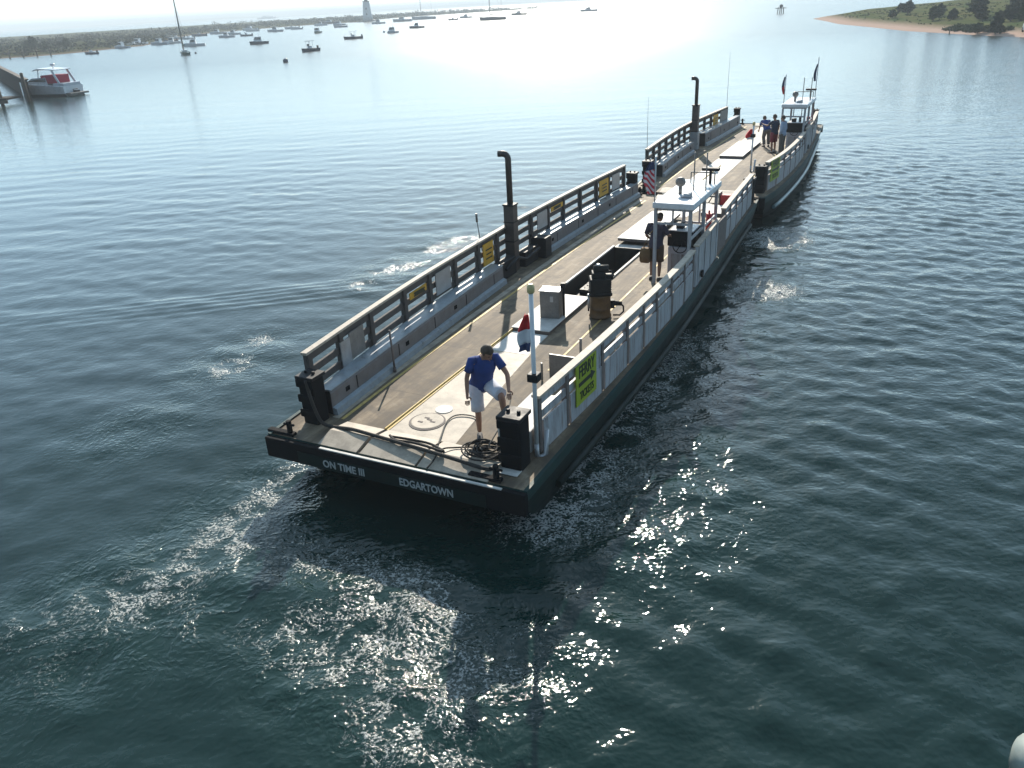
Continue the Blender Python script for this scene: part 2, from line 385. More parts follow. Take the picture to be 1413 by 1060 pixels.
fo = nt.math('MULTIPLY', nt.math('MULTIPLY', nt.math('ADD', nt.math('MULTIPLY', ridge, .7), nt.math('MULTIPLY', nt.math('MULTIPLY', ridge, rid2), .9)), spk), aF)
fo = nt.ramp(fo, [(.2, 0.0), (.8, 1.0)])
strand = nt.math('MULTIPLY', nt.math('ADD', .25, ridge), aC)
base = nt.mix(nt.math('MULTIPLY', aC, .35), (.0040,.0175,.0150), (.013,.039,.033))
nt.l.new(nt.mix(nt.math('MULTIPLY', fo, .7), base, (.46,.47,.45)), p.inputs['Base Color'])
nt.l.new(nt.math('ADD', nt.math('ADD', nt.math('MULTIPLY', fo, .5), .05), far_), p.inputs['Roughness'])
p.inputs['IOR'].default_value = 1.333
# small ripples as bump
st = nt.new('ShaderNodeMapping', inp={0: geo, 2: (0,0,R(-20)), 3: (.85, 1.1, 1)}).outputs[0]
r1 = nt.new('ShaderNodeTexNoise', inp={'Vector': st, 'Scale': 2.6, 'Detail': 2.0, 'Roughness': .5}).outputs[0]
r2 = nt.new('ShaderNodeTexNoise', inp={'Vector': wv2, 'Scale': 11.0, 'Detail': 1.0, 'Roughness': .5}).outputs[0]
r3 = nt.new('ShaderNodeTexNoise', inp={'Vector': st, 'Scale': 6.0, 'Detail': 1.0, 'Roughness': .5}).outputs[0]
r1 = nt.math('ADD', r1, nt.math('MULTIPLY', r3, .55))
h = nt.math('ADD', nt.math('MULTIPLY', r1, nt.math('MULTIPLY', nt.math('ADD', .009, nt.math('MULTIPLY', aS, .014)), nt.math('MULTIPLY_ADD', far_, 22.0, 1.0))), nt.math('MULTIPLY', r2, nt.math('ADD', nt.math('ADD', .0018, nt.math('MULTIPLY', aS, .0050)), nt.math('MULTIPLY', strand, .02))))
h = nt.math('ADD', h, nt.math('MULTIPLY', fo, .004))
nt.l.new(nt.new('ShaderNodeBump', inp={'Strength': 1.0, 'Distance': 1.0, 'Height': h}).outputs[0], p.inputs['Normal'])
me.materials.append(m)
water = bpy.data.objects.new('water', me); COL.objects.link(water); tag(water, kind='structure')

# ------------------------------------------------------------------ haze
hb = MB().box(-9300, -70, -1.5, 9300, 9300, 30)
m, nt, p = newmat('haze_air'); nt.n.remove(p)
pv = nt.new('ShaderNodeVolumePrincipled', inp={'Color': (.88,.95,1,1), 'Density': .00055, 'Anisotropy': .0})
nt.l.new(pv.outputs[0], nt.n['Material Output'].inputs['Volume'])
hz = hb.build('haze', m); tag(hz, kind='stuff')

# ------------------------------------------------------------------ text
def text_mesh(name, body, size, mat, parent, M4, depth=.006, sx=1.0):
    cu = bpy.data.curves.new('lettering', 'FONT'); cu.body = body; cu.size = size; cu.extrude = depth
    cu.align_x = 'CENTER'; cu.align_y = 'CENTER'; cu.resolution_u = 3; cu.offset = size*.018
    o = bpy.data.objects.new('lettering', cu); COL.objects.link(o)
    bpy.context.view_layer.update()
    me = bpy.data.meshes.new_from_object(o.evaluated_get(bpy.context.evaluated_depsgraph_get()))
    bpy.data.objects.remove(o); me.transform(M4 @ Matrix.Diagonal((sx,1,1,1))); me.materials.clear(); me.materials.append(mat)
    t = bpy.data.objects.new(name, me); COL.objects.link(t); t.parent = parent
    return t
def frame(origin, xdir, ydir):
    x = Vector(xdir).normalized(); y = Vector(ydir); y = (y - x*y.dot(x)).normalized(); z = x.cross(y)
    return Matrix(((x.x,y.x,z.x,origin[0]),(x.y,y.y,z.y,origin[1]),(x.z,y.z,z.z,origin[2]),(0,0,0,1)))

# ------------------------------------------------------------------ ferries
def curve(tab):
    xs = [t[0] for t in tab]; ys = [t[1] for t in tab]
    n = len(xs); d = [0]*n
    for i in range(n):
        if i == 0: d[i] = (ys[1]-ys[0])/(xs[1]-xs[0])
        elif i == n-1: d[i] = (ys[-1]-ys[-2])/(xs[-1]-xs[-2])
        else: d[i] = (ys[i+1]-ys[i-1])/(xs[i+1]-xs[i-1])
    def f(t):
        if t <= xs[0]: return ys[0] + d[0]*(t-xs[0])
        if t >= xs[-1]: return ys[-1] + d[-1]*(t-xs[-1])
        for i in range(n-1):
            if t <= xs[i+1]:
                h = xs[i+1]-xs[i]; u = (t-xs[i])/h
                return (1+2*u)*(1-u)**2*ys[i] + u*(1-u)**2*h*d[i] + u*u*(3-2*u)*ys[i+1] + u*u*(u-1)*h*d[i+1]
    return f
DZ = 1.0
def span(a, b, step):
    n = max(1, round((b-a)/step)); return [a + (b-a)*i/n for i in range(n+1)]

def bollard(name, x, y, zt, w, parent, label=None):
    b = MB(); b.box(x-w/2, y-w/2, DZ-.02, x+w/2, y+w/2, zt-.06); o = b.build(name, M['black'], parent, .03)
    c = MB(); c.box(x-w/2-.03, y-w/2-.03, zt-.06, x+w/2+.03, y+w/2+.03, zt+.01)
    for k in (-1, 1): c.tube([(x+k*w*.25, y, zt), (x+k*w*.25, y, zt+.06)], .035, 8)
    c.build('bollard_cap', M['blackmetal'], o, .015)
    f = MB()
    for k in range(3):
        zz = DZ+.15+k*(zt-DZ-.3)/2.2
        f.box(x-w/2-.02, y-w/2-.045, zz, x+w/2+.02, y-w/2-.002, zz+.16)
    f.build('fender_pad', M['black'], o, .02)
    return o

def rail_left(root, P):
    f = P['railL']; a0, a1 = P['railL_span']; zt = P['railL_z']
    top = MB(); top.path_bar([(f(a), a, zt-.03) for a in span(a0, a1, .6)], .13, .05); 
    r = top.build('railing', M['cap'], root); r['label'] = 'dark slatted side railing seen against the bright water'
    for z, h in ((zt-.14, .16), (zt-.43, .14), (zt-.72, .14)):
        MB().path_bar([(f(a)-.005, a, z) for a in span(a0+.02, a1-.02, .6)], .05, h).build('rail_plank', M['railwood'], r)
    for a in P['postsL']:
        b = MB().box(f(a)-.055, a-.06, DZ+.02, f(a)+.075, a+.06, zt-.055); b.build('rail_post', M['railwood'], r, .01)
    # plates fixed to the rail
    for a, wd, z0, z1, mk in P['platesL']:
        xa, xb = f(a-wd/2)+.055, f(a+wd/2)+.055
        m = MB(); m.hexa([(xa,a-wd/2,z0),(xa+.025,a-wd/2,z0),(xb+.025,a+wd/2,z0),(xb,a+wd/2,z0)], [(xa,a-wd/2,z1),(xa+.025,a-wd/2,z1),(xb+.025,a+wd/2,z1),(xb,a+wd/2,z1)])
        o = m.build('warning_plate' if mk == 'ochre' else 'backing_plate', M[mk], r)
        if mk == 'ochre':
            b = MB(); o.data.materials[0] = M[mk]
            for (u0, u1, v) in ((.2,.8,.7), (.25,.75,.5), (.2,.8,.3)):
                za = z0+(z1-z0)*v; b.box(max(xa,xb)+.026, a-wd/2+wd*u0, za-.02, max(xa,xb)+.03, a-wd/2+wd*u1, za+.02)
            b.build('plate_marking', M['ink'], o)

def locker(root, P, a0, a1, zt, end_dark=True):
    f = P['railL']; g = P['lockIn']
    A = span(a0, a1, .7)
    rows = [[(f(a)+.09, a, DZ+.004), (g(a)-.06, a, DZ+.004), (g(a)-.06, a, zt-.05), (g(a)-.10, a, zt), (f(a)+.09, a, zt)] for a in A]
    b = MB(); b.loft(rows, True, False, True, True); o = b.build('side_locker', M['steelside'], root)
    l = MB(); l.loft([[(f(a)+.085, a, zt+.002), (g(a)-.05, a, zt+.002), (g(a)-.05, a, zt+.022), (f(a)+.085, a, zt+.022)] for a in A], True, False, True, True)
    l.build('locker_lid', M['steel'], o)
    t = MB(); t.loft([[(g(a)-.058, a, DZ+.006), (g(a)+.05, a, DZ+.006), (g(a)+.03, a, DZ+.13), (g(a)-.058, a, DZ+.16)] for a in A], True, False, True, True)
    t.build('kerb_flange', M['steel'], o)
    for a in span(a0+.9, a1-.6, 1.55): MB().box(g(a)-.062, a-.012, DZ+.17, g(a)-.052, a+.012, zt-.06).build('locker_seam', M['blackmetal'], o)
    for a in span(a0+.55, a1-.5, 2.6)[:3]: MB().box(g(a)-.06, a-.06, DZ+.27, g(a)-.045, a+.06, DZ+.36).build('drain_slot', M['black'], o)
    e = MB(); x0, x1 = f(a0)+.09, g(a0)-.06
    e.box(x0+.02, a0-.012, DZ+.02, x1-.01, a0-.002, zt-.02); e.build('locker_end', M['blackmetal'], o)

def rail_right(root, P, a0, a1, zt, posts, sheets=(), label=None):
    f = P['railR']
    r = MB().path_bar([(f(a), a, zt-.025) for a in span(a0, a1, .6)], .16, .05).build('railing', M['cap'], root)
    r['label'] = label or 'white boarded side railing with a pale wooden cap'
    for z, h in ((zt-.135, .15), (zt-.40, .15)):
        MB().path_bar([(f(a)+.012, a, z) for a in span(a0+.02, a1-.02, .6)], .045, h).build('rail_plank', M['white'], r)
    ps = [a0+.06] + posts + [a1-.06]
    for a in ps:
        MB().box(f(a)-.06, a-.06, DZ+.02, f(a)+.055, a+.06, zt-.052).build('rail_post', M['post'], r, .01)
    for u, v in zip(ps, ps[1:]):
        a, b = u+.085, v-.085
        if b-a < .2: continue
        m = MB(); m.path_bar([(f(t)+.045, t, DZ+.295) for t in span(a, b, .6)], .03, .57); m.build('rail_panel', M['white'], r)
    for a, b in sheets:
        MB().path_bar([(f(t)+.02, t, zt-.4) for t in span(a, b, .5)], .02, .62).build('rail_panel', M['white'], r)
    return r

def cabin(root, P, a0, a1, x0, x1, zr):
    c = MB()
    c.box(x0-.06, a0-.12, zr-.15, x1+.10, a1+.12, zr); top = c.build('wheelhouse_roof', M['gel'], root, .02)
    l = MB(); l.box(x0-.02, a0-.08, zr-.20, x1+.06, a1+.08, zr-.152); l.build('roof_beam', M['white'], top)
    for x in (x0, x1):
        for a in ((a0, a1) if x == x0 else (a0, (a0+a1)/2, a1)):
            MB().box(x-.042, a-.042, DZ+.01, x+.042, a+.042, zr-.202).build('roof_post', M['white'], top, .008)
    for y in (a0, a1):
        f_ = MB(); zb = DZ+1.0 if y == a1 else zr-.55
        f_.bar((x0+.045, y, zb), (x1-.045, y, zb), .045, .06); xm = (x0+x1)/2; f_.bar((xm, y, zb+.032), (xm, y, zr-.204), .04, .04)
        f_.build('window_frame', M['white'], top)
    f_ = MB(); f_.bar((x1, a0+.045, DZ+1.25), (x1, (a0+a1)/2-.045, DZ+1.25), .045, .06); f_.bar((x1, (a0+a1)/2+.045, DZ+1.25), (x1, a1-.045, DZ+1.25), .045, .06); f_.build('window_frame', M['white'], top)
    # gear on the roof
    g = MB(); g.tube([(x0+.35, a0+1.0, zr), (x0+.35, a0+1.0, zr+.22)], .05, 8); g.ball((x0+.35, a0+1.0, zr+.32), .14, .11, .13); g.build('searchlight', M['grey'], top)
    g = MB()
    for dx in (.62, .98): g.tube([(x0+dx*(x1-x0), a0+1.55, zr), (x0+dx*(x1-x0), a0+1.55, zr+1.0)], .018, 6)
    g.tube([(x0+.25, a1-.35, zr+.3), (x1, a1-.35, zr+.3)], .018, 6); g.tube([(x0+.25, a1-.35, zr), (x0+.25, a1-.35, zr+.3)], .018, 6); g.tube([(x1, a1-.35, zr), (x1, a1-.35, zr+.3)], .018, 6)
    g.build('aerial_frame', M['grey'], top)
    g = MB(); g.box(x1-.35, a1-.45, zr+.36, x1+.12, a1-.25, zr+.44); g.tube([(x1-.12, a1-.35, zr), (x1-.12, a1-.35, zr+.36)], .04, 8); g.build('radar_bar', M['blackmetal'], top, .01)
    g = MB(); g.tube([(x0+.5, a0+.55, zr+.03), (x0+.75, a0+.62, zr+.05)], [.03,.07], 10); g.tube([(x0+.5, a0+.75, zr+.03), (x0+.72, a0+.82, zr+.05)], [.03,.06], 10); g.build('horn', M['alu'], top)
    # console
    k = MB(); k.box(x0+.14, a0+.75, DZ+.01, x1-.06, a0+1.35, DZ+.82); con = k.build('helm_console', M['gelgrey'], root, .02)
    k = MB(); k.box(x0+.10, a0+.80, DZ+.822, x1-.04, a0+1.65, DZ+1.26); k.build('instrument_hood', M['blackmetal'], con, .03)
    k = MB(); k.box(x0+.2, a0+.74, DZ+1.262, x1-.1, a0+1.5, DZ+1.29); k.build('chart_shelf', M['gel'], con)
    k = MB(); k.box(x0+.3, a0+.9, DZ+1.292, x0+.5, a0+1.1, DZ+1.44); k.box(x0+.62, a0+.92, DZ+1.292, x0+.72, a0+1.02, DZ+1.5); k.build('radio', M['blackmetal'], con, .01)
    k = MB()
    cx, cy, cz = x0+.5, a0+.62, DZ+.9
    pts = [(cx+.19*math.cos(t), cy, cz+.19*math.sin(t)) for t in [2*math.pi*i/18 for i in range(19)]]
    k.tube(pts, .014, 6)
    for i in range(3):
        t = 2*math.pi*i/3; k.tube([(cx, cy, cz), (cx+.19*math.cos(t), cy, cz+.19*math.sin(t))], .011, 6)
    k.tube([(cx, cy, cz), (cx, cy+.12, cz)], .03, 8); k.build('steering_wheel', M['blackmetal'], con)
    k = MB()
    for i, xx in enumerate((x0+.32, x0+.58)): k.box(xx-.08, a0+.738, DZ+.12, xx+.16, a0+.748, DZ+.64)
    k.build('locker_door', M['white'], con, .004)
    # low outboard wall of the wheelhouse
    f = P['railR']
    wl = MB(); wl.path_bar([(f(a)+.03, a, DZ+.56) for a in span(a0-.05, a1+.1, .6)], .05, 1.08); wl = wl.build('wheelhouse_side', M['white'], root)
    MB().path_bar([(f(a)+.03, a, DZ+1.125) for a in span(a0-.05, a1+.1, .6)], .14, .045).build('side_cap', M['cap'], wl)
    for a in span(a0+.2, a1-.2, .7): MB().box(f(a)+.057, a-.035, DZ+.03, f(a)+.075, a+.035, DZ+1.09).build('side_batten', M['white'], wl)
    k = MB(); k.tube([(f(a0+.5)+.09, a0+.5, DZ+.24), (f(a0+.5)+.13, a0+.5, DZ+.24)], .10, 14); k.build('round_scupper', M['black'], wl)
    k = MB(); k.tube([(x1-.12, a1-.25, DZ+.85), (x1-.12, a1-.25, DZ+1.35)], .085, 10); k.tube([(x1-.12, a1-.25, DZ+1.35), (x1-.12, a1-.25, DZ+1.44)], .03, 8)
    k.build('fire_extinguisher', M['red'], root)
    return top

def stack(root, x, y, zbox, zpipe, base_mat=None):
    s = MB(); s.box(x-.15, y-.15, DZ+.01, x+.15, y+.15, zbox); o = s.build('exhaust_stack', M['stack'], root, .015)
    if base_mat:
        MB().box(x-.19, y-.19, DZ+.012, x+.19, y+.19, DZ+.85).build('stack_base', base_mat, o, .01)
    p = MB()
    path = [(x, y, zbox-.02), (x, y, zpipe-.22)] + [(x-.14*(1-math.cos(t)), y-.03*(1-math.cos(t)), zpipe-.22+.14*math.sin(t)) for t in [R(k) for k in (15,30,45,60,75,90)]] + [(x-.27, y-.06, zpipe-.08)]
    p.tube(path, .085, 14); p.build('exhaust_pipe', M['stack'], o)
    c = MB(); c.box(x-.17, y-.17, zbox-.03, x+.17, y+.17, zbox+.015); c.build('stack_cap', M['blackmetal'], o, .008)
    for k in range(3): MB().box(x-.16, y-.16, DZ+.3+k*.55, x+.16, y+.16, DZ+.335+k*.55).build('stack_band', M['blackmetal'], o)
    return o

def flagpole(root, x, y, zt, name='flag_pole'):
    p = MB(); p.tube([(x, y, DZ+.25), (x, y, zt)], .037, 12); o = p.build(name, M['gel'], root)
    q = MB(); q.tube([(x, y, DZ+.25), (x, y, DZ+.02), (x+.05, y+.05, DZ-.02), (x+.12, y+.1, DZ+.03), (x+.14, y+.12, DZ+.5)], .04, 10); q.build('pole_bracket', M['galv'], o)
    q = MB(); q.lathe([(.045,0),(.06,.02),(.06,.12),(.03,.15)], (x,y,zt), 12); q.build('pole_lamp', M['brass'], o)
    q = MB(); q.box(x-.09, y-.09, DZ+1.42, x+.09, y+.09, DZ+1.56); q.build('pole_clamp', M['blackmetal'], o, .01)
    return o

def make_ferry(P):
    root = empty('car_ferry', BOATM @ Vector((P['x'], P['y'], 0)), -HEAD, P['label'], 'ferry', 'car ferries passing close together')
    Lf, Rf, LEN = P['L'], P['R'], P['len']
    def ring(z, rake, inset, n=44):
        A = [LEN*i/n for i in range(n+1)]
        def yy(a): return rake + a*(LEN-2*rake)/LEN
        return [(Lf(a)+inset, yy(a), z) for a in A] + [(Rf(a)-inset, yy(a), z) for a in reversed(A)]
    h = MB(); h.loft([ring(z, r, i) for z, r, i in ((.97,.03,.01),(.62,.06,.02),(.3,.45,.07),(.05,.95,.15),(-.4,2.0,.35))], True)
    hull = h.build('hull', M['green'], root)
    g = MB(); g.loft([ring(z, 0, i) for z, i in ((.80,.10),(.80,-.02),(.985,-.02),(.985,.10))], True); g.build('gunwale_band', M['green2'], hull)
    g = MB(); g.loft([ring(z, -.02 if 0 else 0.0, i) for z, i in ((.968,.0),(.968,-.05),(1.03,-.05),(1.03,.02))], True); g.build('rub_edge', M['green2'], hull)
    A = span(1.3, LEN-1.3, .7)
    for fn, sg in ((Lf, -1), (Rf, 1)):
        s = MB(); s.tube([(fn(a) + sg*(-.02), a, .40 + .0*a) for a in A], .075, 8); s.build('rub_strake', M[P['strake']] if sg > 0 else M['green2'], hull)
    # deck with its engine well
    d = MB(); A = span(.05, LEN-.05, .5); pit = P.get('pit')
    if pit: A = sorted(set([a for a in A if abs(a-pit[0]) > .2 and abs(a-pit[1]) > .2] + [pit[0], pit[1]]))
    x0, x1 = (pit[2], pit[3]) if pit else (-.97, -.02)
    for a, b in zip(A, A[1:]):
        def quad(xa0, xa1, xb0, xb1): d.add([(xa0,a,DZ),(xa1,a,DZ),(xb1,b,DZ),(xb0,b,DZ)], [(0,1,2,3)])
        quad(Lf(a)+.02, x0, Lf(b)+.02, x0)
        if not (pit and a >= pit[0]-1e-6 and b <= pit[1]+1e-6): quad(x0, x1, x0, x1)
        quad(x1, Rf(a)-.02, x1, Rf(b)-.02)
    deck = d.build('deck', M['deck'], root)
    if pit:
        p0, p1 = pit[0], pit[1]
        w = MB(); zz = .12
        w.add([(x0,p0,DZ),(x1,p0,DZ),(x1,p1,DZ),(x0,p1,DZ),(x0,p0,zz),(x1,p0,zz),(x1,p1,zz),(x0,p1,zz)], [(4,5,6,7),(0,4,7,3),(1,2,6,5),(0,1,5,4),(3,7,6,2)])
        well = w.build('engine_well', M['pit'], root)
        e = MB(); xm = (x0+x1)/2
        e.box(xm-.26, p0+1.0, zz+.15, xm+.22, p0+2.6, zz+.58); e.box(xm-.18, p0+1.1, zz+.582, xm+.14, p0+2.5, zz+.72)
        for k in range(6): e.tube([(xm-.1, p0+1.25+k*.22, zz+.72), (xm+.3, p0+1.3+k*.22, zz+.5)], .03, 6)
        e.tube([(xm, p0+2.6, zz+.35), (xm, p1-.1, zz+.3)], .07, 10); e.lathe([(.16,0),(.16,.22),(.05,.26)], (xm-.1, p0+.7, zz+.2), 12)
        e.build('engine', M['engine'], well, .01)
        c = MB()
        for xx in (x0-.03, x1+.03): c.box(xx-.03, p0-.05, DZ+.003, xx+.03, p1+.05, DZ+.05)
        c.build('well_coaming', M['whitedeck'], well)
    # painted lines: each a thin sheet above the deck
    def stripe(name, tab, width, z, mat, a0, a1, parent=deck):
        f = curve(tab); s = MB(); AA = span(a0, a1, .8)
        s.loft([[(f(a)-width/2, a, z), (f(a)+width/2, a, z)] for a in AA], False); return s.build(name, mat, parent)
    for nm, tab, wd, a0, a1, mk in P['lines']:
        stripe(nm, tab, wd, DZ+.008, M[mk], a0, a1)
    for nm, pts, z, mk in P['sheets']:
        s = MB(); s.add([(x, a, DZ+z) for x, a in pts], [tuple(range(len(pts)))]); s.build(nm, M[mk], deck)
    ridge = MB()
    ridge.box(-.905, .95, DZ+.002, -.875, (pit[0]-.1 if pit else 6), DZ+.035); ridge.build('deck_seam_bar', M['yellow'], deck, .004)
    for x0h, a0h, x1h, a1h, z0h, z1h in P['hatches']:
        b = MB(); b.box(x0h, a0h, DZ+z0h+.003, x1h, a1h, DZ+z1h-.02); hh = b.build('hatch_coaming', M['post'], root, .004)
        MB().box(x0h-.02, a0h-.02, DZ+z1h-.018, x1h+.02, a1h+.02, DZ+z1h).build('hatch_cover', M['whitedeck'], hh, .006)
    # bow and stern aprons
    for end in (0, 1):
        def ay(a): return a if not end else LEN-a
        for u0, u1 in P['aprons']:
            b = MB(); B = [(u0,ay(.03)),(u1,ay(.03)),(u1,ay(.92)),(u0,ay(.92))]
            zt = [DZ+.012, DZ+.012, DZ+.045, DZ+.045]; mid = ay(.42)
            rows = [[(u0,ay(.03),DZ+.004),(u1,ay(.03),DZ+.004)],[(u0,ay(.03),DZ+.02),(u1,ay(.03),DZ+.02)],[(u0,mid,DZ+.115),(u1,mid,DZ+.115)],[(u0,ay(.92),DZ+.03),(u1,ay(.92),DZ+.03)],[(u0,ay(.92),DZ+.004),(u1,ay(.92),DZ+.004)]]
            b.loft(rows, False)
            for k in (0, 1): b.add([r[k] for r in rows], [(0,1,2,3,4)])
            b.build('apron_plate', M['lightdeck'], root)
        bm = MB(); xl, xr = Lf(0 if not end else LEN)-.05, Rf(0 if not end else LEN)+.05
        y0, y1 = (-.1, .028) if not end else (LEN-.028, LEN+.1)
        bm.box(xl, y0, .60, xr, y1, 1.0); bm = bm.build('bow_beam', M['black'], root, .015)
        ed = MB(); ed.box(xl+1.25, y0+.01, 1.002, xr-.42, y0+.06, 1.022); ed.build('beam_lit_edge', M['whitedeck'], bm)  # pale strip paints the light caught along the beam's top edge
        nb = MB(); yb = -.1 if not end else LEN+.1; s = -1 if not end else 1
        ya, yc = sorted((yb+s*.004, yb+s*.018)); nb.box(-2.1, ya, .615, 1.75, yc, .86); nb = nb.build('name_board', M['green'], bm)
        if not end:
            text_mesh('vessel_name', P['name'][0], .20, M['letter'], nb, frame((-1.08, yb-.02, .735), (1,0,0), (0,0,1)), sx=.9)
            text_mesh('home_port', P['name'][1], .20, M['letter'], nb, frame((.62, yb-.02, .735), (1,0,0), (0,0,1)), sx=.82)
        for x in (xl+.42, xr-.62):
            t = MB(); yy = ay(.14); t.tube([(x, yy, DZ+.03), (x, yy, DZ+.3)], .05, 10); t.box(x-.5, yy-.06, DZ+.0035, x+.1, yy+.06, DZ+.06); t.tube([(x-.12,yy,DZ+.22),(x+.12,yy,DZ+.22)], .025, 8); t.build('mooring_bitt', M['black'], root, .01)
    for x, a, zt, wd in P['bollards']: bollard('fender_post', x, a, zt, wd, root)
    rail_left(root, P)
    for a0, a1, zt in P['lockers']: locker(root, P, a0, a1, zt)
    for a0, a1, zt, posts, sheets, lb in P['railsR']: rail_right(root, P, a0, a1, zt, posts, sheets, lb)
    cabin(root, P, *P['cabin'])
    sx, sy, zb, zp, bmk = P['stack']; stack(root, sx, sy, zb, zp, M[bmk] if bmk else None)
    for x, a, zt in P['poles']: flagpole(root, x, a, zt)
    for x, a, z0, z1 in P['whips']:
        MB().tube([(x,a,z0),(x,a,z0+(z1-z0)*.5),(x+.01,a,z1)], [.012,.009,.004], 6).build('whip_aerial', M['grey'], root)
    # ferry sign on the right rail
    a0, a1, z0, z1 = P['sign']; f = P['railR']
    xa, xb = f(a0)+.075, f(a1)+.075
    b = MB(); b.hexa([(xa,a0,z0),(xa+.02,a0,z0),(xb+.02,a1,z0),(xb,a1,z0)], [(xa,a0,z1),(xa+.02,a0,z1),(xb+.02,a1,z1),(xb,a1,z1)])
    sb = b.build('ferry_sign', M['lime'], root); xd = Vector((xb-xa, a1-a0, 0)).normalized()
    n = Vector((xd.y, -xd.x, 0)); c0 = Vector(((xa+xb)/2+.024, (a0+a1)/2, 0)); H = z1-z0; W = a1-a0
    def sgn(u, v): return c0 + xd*(u*W) + Vector((0,0,z0+v*H)) + n*.001
    text_mesh('sign_lettering', 'FERRY', .36*H/.85, M['ink'], sb, frame(sgn(0,.80), xd, (0,0,1)), .003, sx=W/1.18)
    text_mesh('sign_lettering', 'TICKETS', .24*H/.85, M['ink'], sb, frame(sgn(0,.20), xd, (0,0,1)), .003, sx=W/1.22)
    ar = MB(); P6 = [(-.4,.46),(.2,.46),(.2,.38),(.42,.51),(.2,.64),(.2,.56),(-.4,.56)]
    A3 = [sgn(u,v) for u, v in P6]; B3 = [p_+n*.004 for p_ in A3]; k = len(A3)
    ar.add(A3+B3, [tuple(range(k,2*k))] + [(i,(i+1)%k,(i+1)%k+k,i+k) for i in range(k)]); ar.build('sign_arrow', M['ink'], sb)
    return root

near = dict(strake='green', x=0, y=0, len=21.0, label='nearest long flat car ferry with a man in a blue shirt on its bow',
  L=curve([(0,-2.80),(1,-2.86),(3,-3.0),(6,-3.2),(10.5,-3.31),(16,-3.22),(20,-3.02),(21,-2.9)]),
  R=curve([(0,2.40),(1.3,2.42),(4,2.46),(7,2.48),(10,2.42),(14,2.25),(17,2.1),(20,1.98),(21,1.92)]),
  railL=curve([(.95,-2.55),(3.2,-2.78),(6,-3.0),(10.2,-3.14),(11.7,-3.16),(16,-3.07),(20,-2.87)]), railL_span=(.95, 20.0), railL_z=2.3,
  postsL=[1.05,2.15,3.36,4.86,6.08,7.41,8.73,9.9,11.0,12.2,13.42,14.59,15.97,17.36,18.44,19.9],
  platesL=[(2.7,.55,1.55,2.12,'grey'),(2.25,.35,1.5,2.05,'alu'),(5.45,.8,1.92,2.08,'ochre'),(6.7,.75,1.6,2.15,'alu'),(9.25,.6,1.55,2.15,'ochre'),(12.9,.7,1.65,2.15,'alu'),(14.0,.9,1.98,2.12,'ochre'),(17.9,.8,1.6,2.15,'ochre'),(19.0,.7,1.6,2.15,'alu')],
  lockIn=curve([(1.1,-2.12),(5.4,-2.40),(9.1,-2.6),(12.2,-2.66),(16,-2.6),(20.7,-2.45)]), lockers=[(1.1,9.35,1.5),(12.3,20.6,1.5)],
  railR=curve([(1.2,2.08),(2.3,2.14),(3.9,2.22),(7.1,2.32),(9.4,2.34),(11,2.28),(13.5,2.16),(15,2.02),(20.2,1.80)]),
  railsR=[(1.2,10.3,2.1,[2.32,3.88,5.23,6.2,7.1,8.2,9.3],[(3.0,3.95)],'white boarded right railing with a pale cap and a lime sign'),(14.9,20.3,2.1,[16.0,17.1,18.2,19.2],[],'far length of white boarded railing past the wheelhouse')],
  cabin=(10.6,13.4,1.22,2.13,3.2), pit=(8.85,13.6,-.97,-.02),
  stack=(-2.98,10.58,2.9,4.36,None), bollards=[(-2.34,.8,1.97,.34),(1.91,.71,1.98,.38),(-2.75,20.6,1.9,.34),(1.7,20.5,1.9,.34)],
  poles=[(2.12,1.10,3.92)], whips=[], sign=(2.58,3.46,1.25,2.04),
  lines=[('lane_line',[(1,-1.9),(4,-2.0),(12,-2.06),(20,-2.0)],.07,1.0,20.0,'yellow'),('lane_line',[(1,-.84),(8,-.9)],.05,.95,8.7,'yellow'),('lane_line',[(5,.86),(20,.8)],.05,4.4,20.0,'yellow'),('edge_line',[(1,-2.06),(4,-2.2),(12,-2.28),(20,-2.2)],.16,1.0,20.0,'lightdeck')],
  sheets=[('deck_strip',[(-.8,.95),(.6,.95),(.27,3.7),(.09,5.7),(.07,6.2),(-.83,6.2)],.004,'lightdeck'),('deck_plate',[(-.80,5.0),(.1,5.0),(.06,6.2),(-.82,6.2)],.008,'whitedeck'),('deck_plate',[(-.97,13.62),(0,13.62),(0,14.0),(-.97,14.0)],.006,'whitedeck'),('deck_strip',[(-.95,17.8),(.1,17.8),(.5,20.05),(-.95,20.05)],.004,'whitedeck')],
  hatches=[(-.88,6.25,.06,8.78,0,.09),(-1.0,14.0,-.02,17.65,.10,.2),(.55,18.2,1.3,19.4,0,.12)],
  aprons=[(-1.72,-.88),(-.80,.33),(.38,1.72)], name=('ON TIME III','EDGARTOWN'))
